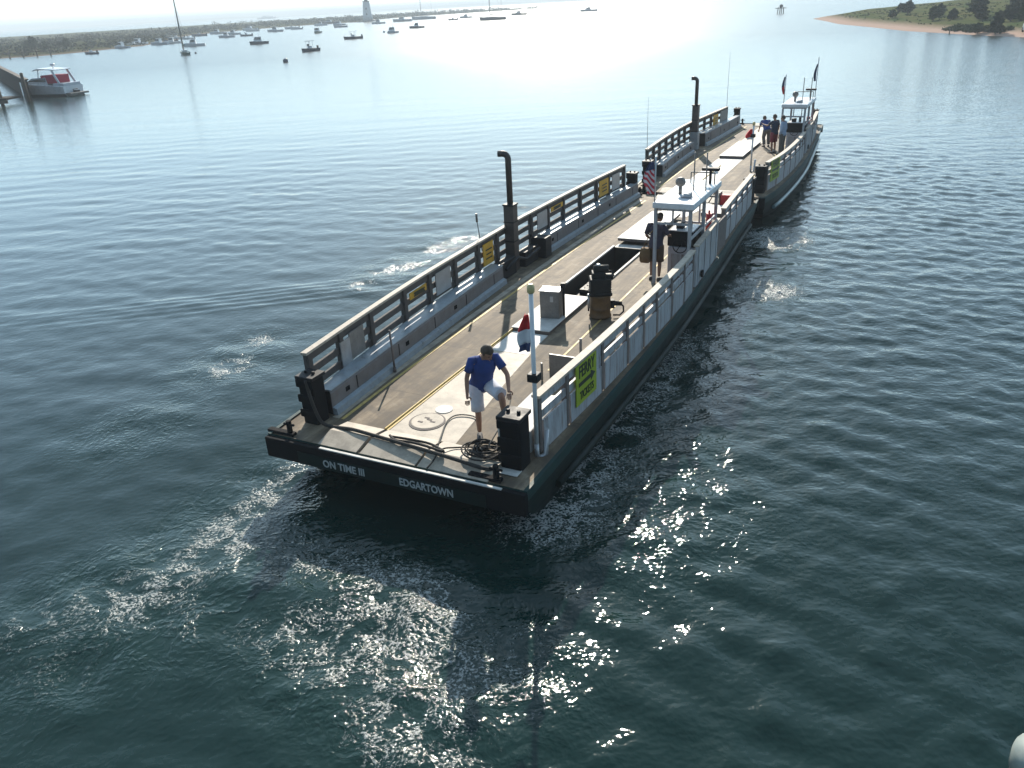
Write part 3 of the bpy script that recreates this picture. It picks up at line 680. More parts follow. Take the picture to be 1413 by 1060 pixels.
far = dict(strake='strake', x=.0, y=21.35, len=18.9, label='farther car ferry lying in line beyond the nearest one with three people aboard',
  L=curve([(0,-2.95),(1.5,-3.2),(5.5,-3.45),(9.1,-3.55),(12.2,-3.4),(16,-3.15),(18.9,-3.0)]),
  R=curve([(0,2.1),(1.7,2.32),(5.7,2.45),(9,2.4),(11,2.28),(16,1.95),(18.9,1.75)]),
  railL=curve([(2.2,-3.12),(5.5,-3.32),(9.1,-3.41),(12.2,-3.25),(16.1,-2.98)]), railL_span=(2.1, 16.1), railL_z=2.3,
  postsL=[2.2,3.3,4.4,5.6,6.8,8.0,9.0,10.1,11.1,12.2,13.3,14.3,15.2,16.0],
  platesL=[(13.9,.8,1.55,2.15,'ochre'),(15.3,1.2,1.6,2.2,'grey')],
  lockIn=curve([(1.5,-2.5),(5.4,-2.75),(9.1,-2.85),(12.2,-2.7),(17.7,-2.5)]), lockers=[(3.0,8.9,1.5),(10.9,17.7,1.62)],
  railR=curve([(1.2,1.9),(3,2.1),(6,2.2),(9,2.14),(12.4,2.0),(16,1.75)]),
  railsR=[(1.2,8.9,2.1,[2.4,3.6,4.8,6.0,7.2,8.1],[],'white boarded right railing with pale cap'),(12.6,16.0,2.1,[13.6,14.8],[],'short white railing beyond the wheelhouse')],
  cabin=(9.6,12.2,1.0,1.98,3.2), pit=None,
  stack=(-3.12,9.9,3.1,4.4,'steel'), bollards=[(-2.75,1.2,2.0,.34),(1.75,1.0,2.0,.36),(-2.85,18.2,1.95,.3),(1.4,18.2,1.9,.3)],
  poles=[(.62,4.9,2.9)], whips=[(-3.1,2.15,1.9,4.35),(-2.98,16.0,2.2,5.1)], sign=(1.5,2.6,1.3,2.08),
  lines=[('lane_line',[(1,-2.2),(8,-2.3),(17,-2.2)],.07,1.0,17.8,'yellow'),('lane_line',[(1,1.0),(17,.9)],.05,1.0,17.8,'yellow')],
  sheets=[('deck_strip',[(-1.45,1.2),(-.2,1.2),(-.28,7.7),(-1.4,7.7)],.004,'whitedeck'),('deck_strip',[(-1.45,12.2),(-.3,12.2),(-.3,17.7),(-1.45,17.7)],.004,'lightdeck')],
  hatches=[(-1.38,7.8,-.33,12.1,0,.12)],
  aprons=[(-1.9,-1.0),(-.92,.2),(.25,1.5)], name=('ON TIME II','EDGARTOWN'))
near_root = make_ferry(near); far_root = make_ferry(far)
# fixed pieces seen only on the nearest ferry
def nb(mb, name, mk, bevel=0, parent=None, label=None):
    o = mb.build(name, M[mk], parent or near_root, bevel)
    if label: o['label'] = label
    return o
nb(MB().lathe([(.31,0),(.31,.016),(.29,.022)], (-.32,1.5,DZ+.004), 28, False), 'round_manhole', 'lightdeck')
nb(MB().lathe([(.17,0),(.17,.012)], (-.28,2.05,DZ+.004), 20, False), 'round_manhole', 'whitedeck')
b = MB(); b.lathe([(.345,0),(.345,.01),(.315,.01)], (-.32,1.5,DZ+.0045), 28, False); nb(b, 'manhole_ring', 'post')
b = MB()
for x, a in ((-.42,1.42),(-.3,1.55),(-.2,1.5),(-.38,1.6)): b.box(x-.05, a-.02, DZ+.027, x+.05, a+.02, DZ+.032)
nb(b, 'manhole_slots', 'post')
nb(MB().box(1.35,1.15,DZ+.004,1.98,2.6,DZ+.42), 'bow_step_box', 'whitedeck', .02)
nb(MB().box(1.5,.35,DZ+.012,2.1,.55,DZ+.03).box(1.3,.12,DZ+.012,1.62,.3,DZ+.03), 'chafe_plate', 'whitedeck', .004)
nb(MB().box(-3.0,11.85,DZ+.01,-2.5,12.28,DZ+.62), 'black_locker', 'blackmetal', .02)
b = MB(); b.box(-3.02,9.45,DZ+.01,-2.75,10.35,DZ+.5); b.box(-3.0,10.85,DZ+.01,-2.7,11.75,DZ+.45); b.tube([(-2.7,9.6,DZ+.3),(-2.62,10.2,DZ+.5),(-2.7,10.9,DZ+.25),(-2.6,11.6,DZ+.4)], .05, 8); nb(b, 'stack_valves', 'blackmetal', .02)
b = MB(); b.box(1.0,4.15,DZ+.004,1.75,4.2,DZ+.5); b.box(1.0,4.2,DZ+.004,1.06,4.5,DZ+.3); b.tube([(1.62,4.35,DZ+.01),(1.62,4.35,DZ+.85)], .03, 8); b.tube([(.95,3.9,DZ+.01),(.95,3.9,DZ+.4)], .025, 8); nb(b, 'gate_stanchion', 'grey', .006)
b = MB(); b.box(2.12,13.75,DZ+.03,2.17,14.8,DZ+.95); nb(b, 'boarding_gate', 'post', .006, label='dark brown boarding gate in the right side past the wheelhouse')
b = MB(); b.tube([(-3.2,9.2,1.9),(-3.28,9.15,2.75)], .014, 6); b.tube([(-3.28,9.15,2.72),(-3.285,9.15,2.95)], .035, 6); nb(b, 'whip_aerial', 'grey')
nb(MB().tube([(1.2,10.55,3.2),(1.2,10.55,4.35)], .02, 8), 'flag_staff', 'galv')

# ------------------------------------------------------------------ loose things aboard
def at_boat(name, x, y, z, label, cat, group=None, rz=0):
    return empty(name, fw(x, y, z), -HEAD + rz, label, cat, group)
def single(mb, name, mk, x, y, z, label, cat, rz=0, bevel=0, group=None):
    o = mb.build(name, M[mk], None, bevel); o.location = fw(x, y, z); o.rotation_euler = (0,0,-HEAD+rz); return tag(o, label, cat, group)
CAMROT = HEAD   # turns a thing to face straight down the picture
# grey control cabinet standing on the white hatch
t = at_boat('control_cabinet', -.28, 7.2, DZ+.092, 'grey steel cabinet standing open-backed on the white deck hatch', 'cabinet', rz=R(8))
MB().box(-.24,-.17,0,.24,.17,.66).build('cabinet_body', M['grey'], t, .012)
MB().box(-.255,-.185,.662,.255,.185,.69).build('lid', M['alu'], t, .006)
MB().box(-.21,-.182,.06,.21,-.171,.6).build('door', M['grey'], t, .004).parent = t
MB().box(.02,-.196,.42,.1,-.183,.56).build('gauge', M['alu'], t, .004)
b = MB(); b.tube([(.28,.1,0),(.28,.1,.78)], .03, 8); b.box(.22,.04,.7,.34,.16,.82); b.build('cabinet_post', M['blackmetal'], t)
# pump engine on a drum
t = at_boat('pump_set', .76, 7.75, DZ+.004, 'black pump engine mounted on a rusty yellow drum beside the open engine well', 'pump', rz=R(27))
b = MB(); b.lathe([(.25,.02),(.27,.03),(.27,.06),(.25,.08),(.25,.22),(.265,.24),(.25,.26),(.25,.52),(.27,.55),(.26,.58)], (0,0,0), 24); b.build('drum', M['drum'], t)
b = MB(); b.box(-.27,-.22,.582,.27,.22,.66); b.box(-.25,-.2,.66,.24,.21,1.0); b.box(-.2,-.15,1.0,.12,.17,1.14); b.box(.1,-.1,.95,.3,.12,1.06); b.build('engine_block', M['engine'], t, .02)
b = MB()
for k in range(5): b.box(-.25,-.2,.68+k*.055,.25,.22,.70+k*.055)
b.build('cooling_fins', M['blackmetal'], t)
b = MB(); b.tube([(-.16,.02,1.2),(.2,.02,1.2)], .09, 14); b.box(-.12,-.06,1.14,.1,.1,1.2); b.build('air_filter', M['engine'], t)
MB().ball((-.04,.02,1.3), .06, .06, .03).build('fuel_cap', M['galv'], t)
b = MB(); b.tube([(.1,.05,1.1),(.28,.05,1.12),(.32,.05,1.0)], .03, 8); b.tube([(-.24,-.1,.75),(-.3,-.12,.5),(-.29,-.1,.2)], .022, 8); b.build('pump_pipe', M['blackmetal'], t)
b = MB(); b.tube([(-.29,-.12,.3),(-.29,-.12,.58)], .028, 8); b.ball((-.29,-.12,.6), .04); b.build('handle', M['galv'], t)
b = MB(); b.box(.25,-.06,.22,.34,.08,.42); b.tube([(.3,0,.34),(.52,.02,.3)], [.07,.05], 10); b.tube([(.5,.02,.3),(.56,.0,.24),(.56,-.04,.12),(.46,-.08,.05),(.3,-.08,.06)], .022, 8); b.build('suction_hose', M['blackmetal'], t)
# rope coil, hoses, lines
b = MB()
for k in range(12):
    r0 = random.uniform(.16,.36); cx, cy = random.uniform(-.16,.16), random.uniform(-.14,.14); e = random.uniform(.6,1); ph = random.uniform(0,6.28); z0 = .03 + .012*k
    b.tube([(cx + r0*math.cos(t_), cy + r0*e*math.sin(t_), z0 + .02*math.sin(2*t_+ph)) for t_ in [ph + 2*math.pi*i/20*1.02 for i in range(20)]], .016, 6)
single(b, 'mooring_rope', 'rope', 1.40, .72, DZ+.02, 'tangled dark mooring rope heaped beside the right bow post', 'rope')
def rope(name, pts, r, mk, label, cat='hose'):
    # smooth the path
    P = [Vector(p) for p in pts]; out = []
    for i in range(len(P)-1):
        p0, p1, p2, p3 = P[max(i-1,0)], P[i], P[i+1], P[min(i+2,len(P)-1)]
        for k in range(6):
            u = k/6; out.append(.5*((2*p1)+(p2-p0)*u+(2*p0-5*p1+4*p2-p3)*u*u+(3*p1-p0-3*p2+p3)*u**3))
    out.append(P[-1]); c = P[0]
    b = MB().tube([p - c for p in out], r, 8); return single(b, name, mk, c.x, c.y, c.z, label, cat)
rope('mooring_hawser', [(-2.28,.6,1.93),(-2.16,.55,1.5),(-2.02,.55,1.15),(-1.78,.56,1.09),(-1.3,.52,1.145),(-.8,.47,1.15),(-.2,.40,1.16),(.5,.32,1.165),(1.1,.25,1.16),(1.55,.24,1.12),(1.75,.4,1.04)], .035, 'rope', 'thick dark hawser stretched right across the bow apron plates', 'rope')
rope('deck_hose', [(-.55,.62,1.12),(-.3,.44,1.17),(.0,.5,1.15),(.35,.46,1.16),(.7,.4,1.17),(.3,.62,1.12),(-.1,.66,1.10),(-.5,.58,1.13)], .024, 'rope', 'flattened black hose looped on the middle apron plate', 'hose')
rope('grey_line', [(1.3,.66,1.2),(1.0,1.05,1.035),(.75,1.6,1.03),(.45,1.95,1.03),(.1,1.9,1.03),(.05,1.6,1.03),(.25,1.05,1.05),(.4,.7,1.09)], .013, 'ropelight', 'thin grey line wandering over the pale deck strip', 'line')
rope('black_line', [(1.35,.75,1.2),(1.05,.85,1.09),(.75,.72,1.09),(.62,.45,1.165),(.62,.15,1.09),(.6,.0,1.045)], .015, 'rope', 'loose black line curving over the right apron plate', 'line')
rope('slack_line', [(1.35,.8,1.2),(1.3,1.6,1.4),(1.15,2.1,1.5),(1.0,2.3,1.6)], .012, 'ropelight', 'slack line rising behind the man in blue', 'line').hide_render = False
# boat hook leaning on the locker
b = MB(); b.tube([(0,0,0),(-.02,.0,.95)], .022, 8); b.tube([(0,0,0),(0,0,.1)], .035, 8)
bh = single(b, 'boat_hook', 'post', -2.17, 3.2, DZ+.012, 'thin dark wooden pole standing upright against the left locker', 'pole')
# red bin and folded chair far end
t = at_boat('red_fuel_can', 1.05, 19.8, DZ+.004, 'small red and grey can at the far end of the nearest ferry', 'can')
MB().box(-.2,-.14,0,.2,.14,.42).build('can_body', M['red'], t, .03); MB().box(-.24,-.2,.0,-.2,.2,.5).build('side_board', M['grey'], t)
# flags
def flag(name, x, y, zt, bands, hgt, label, width=.16, seedp=0):
    t = at_boat(name, x, y, zt-hgt, label, 'flag')
    z1 = hgt
    for mk, fr in bands:
        z0 = z1 - hgt*fr; b = MB(); rows = []
        for j in range(7):
            z = z1 + (z0-z1)*j/6; g_ = (hgt-z)/hgt; rw = []
            wd = width*(.45+1.0*math.sin(min(1, g_*1.25)*math.pi*.8)+.1)
            for i in range(11):
                u = i/10; rw.append((-u*wd + .02*math.sin(5*z+seedp), -.05*math.sin(u*9+z*3+seedp)*(.3+u), z - .10*u*math.sin(g_*3)))
            rows.append(rw)
        b.loft(rows, False, True); o = b.build('flag_cloth', M[mk], t)
        s = o.modifiers.new('Solid', 'SOLIDIFY'); s.thickness = .006
        z1 = z0
    return t
flag('burgee', 2.07, 1.1, 3.55, [('redcloth',.36),('whitecloth',.38),('bluecloth',.26)], .62, 'limp red, white and blue flag hanging from the white bow pole', .17)
m, nt, p = newmat('striped_flag_cloth')
tc = nt.new('ShaderNodeTexCoord').outputs['Object']
wv_ = nt.new('ShaderNodeTexWave', wave_type='BANDS', bands_direction='DIAGONAL', inp={'Vector': tc, 'Scale': 4.2, 'Distortion': .5}).outputs['Fac']
nt.l.new(nt.ramp(wv_, [(.40, (.5,.03,.05)), (.6, (.6,.56,.58))]), p.inputs['Base Color']); p.inputs['Roughness'].default_value = .85; M['stripes'] = m
flag('striped_flag', 1.18, 10.55, 4.2, [('bluecloth',.22),('stripes',.78)], .8, 'limp red and white striped flag hanging from the staff on the wheelhouse roof', .2, 1.3)
flag('signal_flag', .58, 26.25, 2.75, [('redcloth',.7),('whitecloth',.3)], .42, 'small red and white flag on the thin pole of the farther ferry', .2, .5)
flag('ensign', .95, 31.2, 4.35, [('bluecloth',.5),('redcloth',.5)], .75, 'furled dark flag left of the farther wheelhouse roof', .07, 2.5)
flag('pennant', 2.0, 33.5, 4.7, [('bluecloth',1.0)], .75, 'furled dark flag right of the farther wheelhouse roof', .07, 3.5)
for x, a, z1 in ((.97,31.2,4.45),(2.03,33.5,5.0)):
    MB().tube([(x,a-21.35,3.2 if x < 1 else 2.0),(x,a-21.35,z1)], .02, 6).build('flag_staff', M['galv'], far_root)

# ------------------------------------------------------------------ people
def skin_mesh(name, nodes, edges, root, mat, parent, sub=1):
    names = list(nodes); ids = {n: i for i, n in enumerate(names)}
    me = bpy.data.meshes.new(name); me.from_pydata([nodes[n][0] for n in names], [(ids[a], ids[b]) for a, b in edges], [])
    o = bpy.data.objects.new(name, me); COL.objects.link(o)
    sm = o.modifiers.new('Skin', 'SKIN'); sm.use_smooth_shade = True; sm.branch_smoothing = .3
    sv = me.skin_vertices[0].data
    for n in names:
        r = nodes[n][1]; sv[ids[n]].radius = r if isinstance(r, tuple) else (r, r); sv[ids[n]].use_root = (n == root)
    ss = o.modifiers.new('Sub', 'SUBSURF'); ss.levels = sub; ss.render_levels = sub
    bpy.context.view_layer.update()
    m2 = bpy.data.meshes.new_from_object(o.evaluated_get(bpy.context.evaluated_depsgraph_get()))
    bpy.data.objects.remove(o); m2.polygons.foreach_set('use_smooth', [True]*len(m2.polygons))
    m2.materials.clear(); m2.materials.append(mat)
    t = bpy.data.objects.new(name, m2); COL.objects.link(t); t.parent = parent
    return t
def append_mesh(o, mb):
    """joins extra closed pieces into an object's mesh"""
    me = o.data; n = len(me.vertices)
    vs = [tuple(v.co) for v in me.vertices] + mb.v; fs = [tuple(p_.vertices) for p_ in me.polygons] + [tuple(i+n for i in f) for f in mb.f]
    m2 = bpy.data.meshes.new(me.name); m2.from_pydata(vs, [], fs); m2.polygons.foreach_set('use_smooth', [True]*len(fs)); m2.materials.append(me.materials[0]); o.data = m2
def person(loc, rz, J, mats, label, hair=True, fingers=True, cap=None, size=1.0):
    t = empty('person', loc, rz, label, 'person'); t.scale = (size,)*3
    V = {k: Vector(v) for k, v in J.items()}
    N = {}; E = []
    def nd(n, p_, r): N[n] = (tuple(p_), r)
    chest = V['chest']; pel = V['pelvis']; nk = V['neck']; hd = V['head']
    nd('pelvis', pel, (.135,.105)); nd('belly', pel.lerp(chest,.5), (.125,.10)); nd('chest', chest, (.15,.11)); nd('neck', nk, .06); nd('jaw', nk.lerp(hd,.55), .055)
    nd('head', hd, .085)
    E += [('pelvis','belly'),('belly','chest'),('chest','neck'),('neck','jaw'),('jaw','head')]
    for s in ('r','l'):
        sh, el, ha = V['sh_'+s], V['el_'+s], V['ha_'+s]
        nd('sh'+s, sh, .058); nd('ua'+s, sh.lerp(el,.5), .048); nd('el'+s, el, .04); nd('fa'+s, el.lerp(ha,.4), .038); nd('wr'+s, ha, .026)
        E += [('chest','sh'+s),('sh'+s,'ua'+s),('ua'+s,'el'+s),('el'+s,'fa'+s),('fa'+s,'wr'+s)]
        d = (ha-el).normalized(); palm = ha + d*.06; nd('pa'+s, palm, (.036,.02)); E.append(('wr'+s,'pa'+s))
        hp, kn, an, to = V['hp_'+s], V['kn_'+s], V['an_'+s], V['to_'+s]
        nd('hp'+s, hp, .09); nd('th'+s, hp.lerp(kn,.45), .08); nd('kn'+s, kn, .055); nd('ca'+s, kn.lerp(an,.35), .056); nd('an'+s, an, .037)
        E += [('pelvis','hp'+s),('hp'+s,'th'+s),('th'+s,'kn'+s),('kn'+s,'ca'+s),('ca'+s,'an'+s)]
    body = skin_mesh('body', N, E, 'pelvis', mats['skin'], t)
    # head, face, fingers grown onto the same body mesh
    fwd = (V['face'] - hd).normalized(); up = (hd - nk).normalized(); up = (up - fwd*up.dot(fwd)).normalized(); rt = fwd.cross(up)
    def H(x, y, z): return tuple(hd + rt*x + fwd*y + up*z)
    hb_ = MB(); rows = []
    for j in range(1, 12):
        ph = math.pi*j/12 - math.pi/2; row = []
        for k in range(16):
            th = 2*math.pi*k/16; x = .076*math.cos(ph)*math.cos(th); y = .098*math.cos(ph)*math.sin(th); z = .122*math.sin(ph)
            if z < 0: x *= 1 - .28*(-z/.122); y = y*(1-.15*(-z/.122)) + .015*(-z/.122)
            if y > .06 and abs(x) < .02 and -.045 < z < .01: y += .022*(1-abs(x)/.02)
            row.append(H(x, y, z))
        rows.append(row)
    hb_.loft(rows, True, True, True, True)
    for sx_ in (-1, 1):
        hb_.ball(H(sx_*.079, -.005, -.01), .014, .02, .03, 8, 6)
    hb_.tube([H(0,.09,.005), H(0,.118,-.03), H(0,.1,-.04)], [.008,.014,.01], 8)
    hb_.tube([H(-.024,.088,-.066), H(0,.094,-.064), H(.024,.088,-.066)], [.004,.007,.004], 6)
    for s in ('r','l'):
        ha, el = V['ha_'+s], V['el_'+s]; d = (ha-el).normalized(); sd_ = d.cross(Vector((0,1,0)));
        if sd_.length < .1: sd_ = d.cross(Vector((1,0,0)))
        sd_.normalize(); nn = d.cross(sd_); palm = ha + d*.07
        for k, (o_, ln) in enumerate(((-.03,.062),(-.01,.075),(.01,.07),(.03,.055))):
            p0 = palm + sd_*o_ + d*.01; p1 = p0 + d*ln*.55 + nn*.008; p2 = p1 + d*ln*.42 + nn*.014; p3 = p2 + d*ln*.2 + nn*.012
            hb_.tube([tuple(q_) for q_ in (p0, p1, p2, p3)], [.010,.009,.0085,.006], 8)
        p0 = ha + d*.025 - sd_*.028; p1 = p0 - sd_*.03 + d*.03 + nn*.012; p2 = p1 + d*.03 + nn*.016
        hb_.tube([tuple(q_) for q_ in (p0, p1, p2)], [.013,.011,.008], 8)
    append_mesh(body, hb_)
    ey = MB()
    for sx_ in (-1, 1): ey.ball(H(sx_*.03, .089, .012), .011, .008, .008, 8, 6)
    ey.build('eyes', M['eye'], t)
    hr = MB(); rows = []
    for j in range(5, 12):
        ph = math.pi*j/12 - math.pi/2; row = []
        for k in range(20):
            th = 2*math.pi*k/20; jit = 1 + .035*math.sin(5*th+j) + .02*math.sin(11*th)
            z = .136*math.sin(ph); y = .112*math.cos(ph)*math.sin(th)*jit; x = .089*math.cos(ph)*math.cos(th)*jit
            if y > .03 and z < .055: y = .03 + (y-.03)*.2; x *= .9
            row.append(H(x, y-.004, z))
        rows.append(row)
    hr.loft(rows, True, True, True, True); hr.build('cap' if cap else 'hair', cap or mats['hair'], t)
    # shirt: one lofted torso with two sleeves
    sl = mats.get('sleeve', .75); side_ = (V['sh_r']-V['sh_l']).normalized(); spine = (chest-pel).normalized()
    dep = side_.cross(spine).normalized(); smid = (V['sh_r']+V['sh_l'])/2; fr = random.Random(len(label))
    def ell(c, w_, d_, ax, n=20, wob=.0, k0=0):
        dd = ax.cross(side_).normalized()
        return [tuple(c + side_*(w_*(1+wob*math.sin(3*q_+k0))*math.cos(q_)) + dd*(d_*(1+wob*math.sin(4*q_+2*k0))*math.sin(q_))) for q_ in [2*math.pi*i/n for i in range(n)]]
    tb = MB(); rows = []
    for c, w_, d_, ax in ((pel.lerp(chest,-.22),.195,.15,spine),(pel.lerp(chest,0),.19,.145,spine),(pel.lerp(chest,.3),.178,.135,spine),(pel.lerp(chest,.6),.182,.135,spine),(pel.lerp(chest,.9),.198,.14,spine),(chest.lerp(smid,.55),.205,.13,(smid-chest).normalized() if (smid-chest).length > .01 else spine),(smid.lerp(nk,.05),.19,.105,spine),(smid.lerp(nk,.45),.115,.085,spine),(smid.lerp(nk,.8),.068,.066,spine)):
        rows.append(ell(c, w_, d_, ax, 20, .035, fr.uniform(0,6)))
    tb.loft(rows, True, True, True, True)
    for s in ('r','l'):
        sh, el = V['sh_'+s], V['el_'+s]; e_ = sh.lerp(el, sl); ins = smid.lerp(sh,.62)
        if sl < .95: tb.tube([tuple(q_) for q_ in (ins, sh + Vector((0,0,.004)), sh.lerp(el,sl*.5), e_)], [.075,.072,.068,.07], 14)
        else: tb.tube([tuple(q_) for q_ in (ins, sh, sh.lerp(el,.5), el, el.lerp(V['ha_'+s],.9))], [.075,.07,.06,.054,.04], 14)
    tb.build('shirt', mats['shirt'], t)
    # shorts or trousers
    tb = MB(); k = mats.get('leg', 1.0)
    tb.loft([ell(pel.lerp(chest,f_), w_, d_, spine, 20, .02, fr.uniform(0,6)) for f_, w_, d_ in ((-.42,.15,.115),(-.28,.183,.138),(-.1,.18,.135),(.1,.172,.128))], True, True, True, True)
    for s in ('r','l'):
        hp, kn, an = V['hp_'+s], V['kn_'+s], V['an_'+s]
        if k < 1.2: tb.tube([tuple(q_) for q_ in (hp + (pel-hp)*.35 + Vector((0,0,.03)), hp, hp.lerp(kn,.35), hp.lerp(kn,.7*k), hp.lerp(kn,k))], [.10,.118,.112,.104,.108], 16)
        else: tb.tube([tuple(q_) for q_ in (hp + (pel-hp)*.35 + Vector((0,0,.03)), hp, hp.lerp(kn,.5), kn, kn.lerp(an,.5), kn.lerp(an,.95))], [.10,.115,.10,.082,.075,.07], 16)
    tb.build('trousers' if k > 1.2 else 'shorts', mats['legs'], t)
    for s in ('r','l'):
        an, to = V['an_'+s], V['to_'+s]; d = to-an; d.z = 0; d.normalize(); rr = Vector((d.y,-d.x,0)); zb = to.z
        sh_ = MB(); rows = []
        for u, wd, hh in ((-.06,.03,.05),(-.05,.042,.075),(.0,.045,.085),(.08,.05,.06),(.15,.048,.045),(.2,.03,.03)):
            c = Vector((an.x, an.y, 0)) + d*u
            rows.append([tuple(c + rr*(wd*a_) + Vector((0,0,zb+hh*z_))) for a_, z_ in ((-1,0),(1,0),(1,.6),(.5,1),(-.5,1),(-1,.6))])
        sh_.loft(rows, True, True, True, True); sh_.build('shoe', M['shoe'], t)
    return t
STAND = dict(pelvis=(0,0,.93), chest=(0,.02,1.27), neck=(0,.02,1.47), head=(0,.05,1.62), face=(0,.2,1.6),
    sh_r=(.19,0,1.42), el_r=(.24,-.03,1.14), ha_r=(.24,.06,.9), sh_l=(-.19,0,1.42), el_l=(-.24,-.03,1.14), ha_l=(-.24,.06,.9),
    hp_r=(.1,0,.9), kn_r=(.11,.02,.49), an_r=(.11,-.01,.09), to_r=(.13,.12,0), hp_l=(-.1,0,.9), kn_l=(-.11,.02,.49), an_l=(-.11,-.01,.09), to_l=(-.13,.12,0))
def pose(**k): d = dict(STAND); d.update(k); return d
th = R(-141.5)
person(fw(1.02, 1.36, DZ+.006), -HEAD + th, pose(pelvis=(.03,-.07,.96), chest=(-.01,.07,1.28), neck=(-.02,.15,1.48), head=(-.05,.245,1.59), face=(-.12,.36,1.47),
    sh_r=(.18,.10,1.41), el_r=(.27,.10,1.14), ha_r=(.29,.16,.87), sh_l=(-.20,.09,1.42), el_l=(-.34,.24,1.18), ha_l=(-.31,.44,1.02),
    hp_r=(.12,-.06,.92), kn_r=(.115,-.01,.49), an_r=(.11,-.05,.09), to_r=(.13,.1,0), hp_l=(-.07,-.04,.94), kn_l=(-.21,.33,.88), an_l=(-.25,.33,.50), to_l=(-.27,.5,.42)),
    dict(skin=M['skin'], hair=M['hair'], shirt=M['polo'], legs=M['shorts'], leg=.95, sleeve=.62), 'man in blue polo and white shorts stepping up beside the bow post', size=1.11)
person(fw(1.16, 10.9, DZ+.006), -HEAD + R(-8), pose(chest=(0,.06,1.27), neck=(.01,.1,1.46), head=(.02,.14,1.61), face=(.06,.27,1.56), el_r=(.3,.1,1.18), ha_r=(.24,.34,1.12), el_l=(-.3,.04,1.14), ha_l=(-.2,.24,.96)),
    dict(skin=M['skin'], hair=M['hair'], shirt=M['plum'], legs=M['khaki'], leg=.95, sleeve=.8), 'man in dark plum shirt standing at the wheelhouse of the nearest ferry', size=1.04)
person(fw(.72, 30.9, DZ+.006), -HEAD + R(60), pose(el_l=(-.3,.2,1.25), ha_l=(-.28,.45,1.3)), dict(skin=M['skin'], hair=M['hair'], shirt=M['navyshirt'], legs=M['darkred'], leg=.95, sleeve=.7), 'person in a navy shirt and dark red shorts on the farther ferry')
person(fw(1.15, 30.6, DZ+.006), -HEAD + R(75), pose(), dict(skin=M['skin'], hair=M['hair'], shirt=M['paleblue'], legs=M['greytrousers'], leg=1.5, sleeve=1.0), 'person in a pale blue shirt and grey trousers beside the farther wheelhouse')
person(fw(.1, 32.6, DZ+.006), -HEAD + R(30), pose(pelvis=(0,0,.8), chest=(0,.25,1.05), neck=(0,.4,1.2), head=(0,.5,1.28), face=(0,.6,1.2), sh_r=(.18,.33,1.16), sh_l=(-.18,.33,1.16), el_r=(.22,.45,.92), ha_r=(.2,.6,.75), el_l=(-.22,.45,.92), ha_l=(-.2,.6,.75), hp_r=(.1,0,.78), hp_l=(-.1,0,.78), kn_r=(.12,.12,.44), kn_l=(-.12,.12,.44)),
    dict(skin=M['skin'], hair=M['hair'], shirt=M['polo'], legs=M['greytrousers'], leg=1.5, sleeve=.7), 'person in blue bending down near the far end of the farther ferry')
# brown bag at the helmsman's hip
t = at_boat('shoulder_bag', .93, 10.74, DZ+.52, 'brown canvas bag hanging at the left hip of the man in plum', 'bag')
b = MB(); b.loft([[(-.13*k_, -.09*k_, z), (.13*k_, -.09*k_, z), (.13*k_, .09*k_, z), (-.13*k_, .09*k_, z)] for z, k_ in ((0,.8),(.06,1.05),(.22,1.1),(.36,.95),(.4,.8))], True, True, True, True); b.build('bag_body', M['bag'], t)
MB().tube([(-.06,0,.39),(.06,.05,.72),(.2,.1,.93)], .014, 6).build('strap', M['bag'], t)

# ------------------------------------------------------------------ moored boats
def boat_hull(L, B, fb, parent, mk, sheer=.25, name='hull'):
    b = MB(); n = 12; rows = []
    for i in range(n+1):
        u = i/n; y = -L/2 + L*u
        w_ = B/2*(1 - max(0,(u-.35)/.65)**2.2)*(.9+.1*min(1,u/.3)); w_ = max(w_, .02)
        zt = fb*(1 + sheer*2*max(0,u-.3)**1.6); wl = w_*(.82 if u < .9 else .5)
        rake = .06*L*(max(0,u-.75)/.25)**2
        rows.append([(-w_*.15, y-rake, -.25), (-wl, y-rake*.5, .02), (-w_, y, zt), (-w_*.86, y-.03, zt+.02), (-w_*.84, y-.03, zt-.12), (w_*.84, y-.03, zt-.12), (w_*.86, y-.03, zt+.02), (w_, y, zt), (wl, y-rake*.5, .02), (w_*.15, y-rake, -.25)])
    b.loft(rows, True, False, True, True); return b.build(name, M[mk], parent)
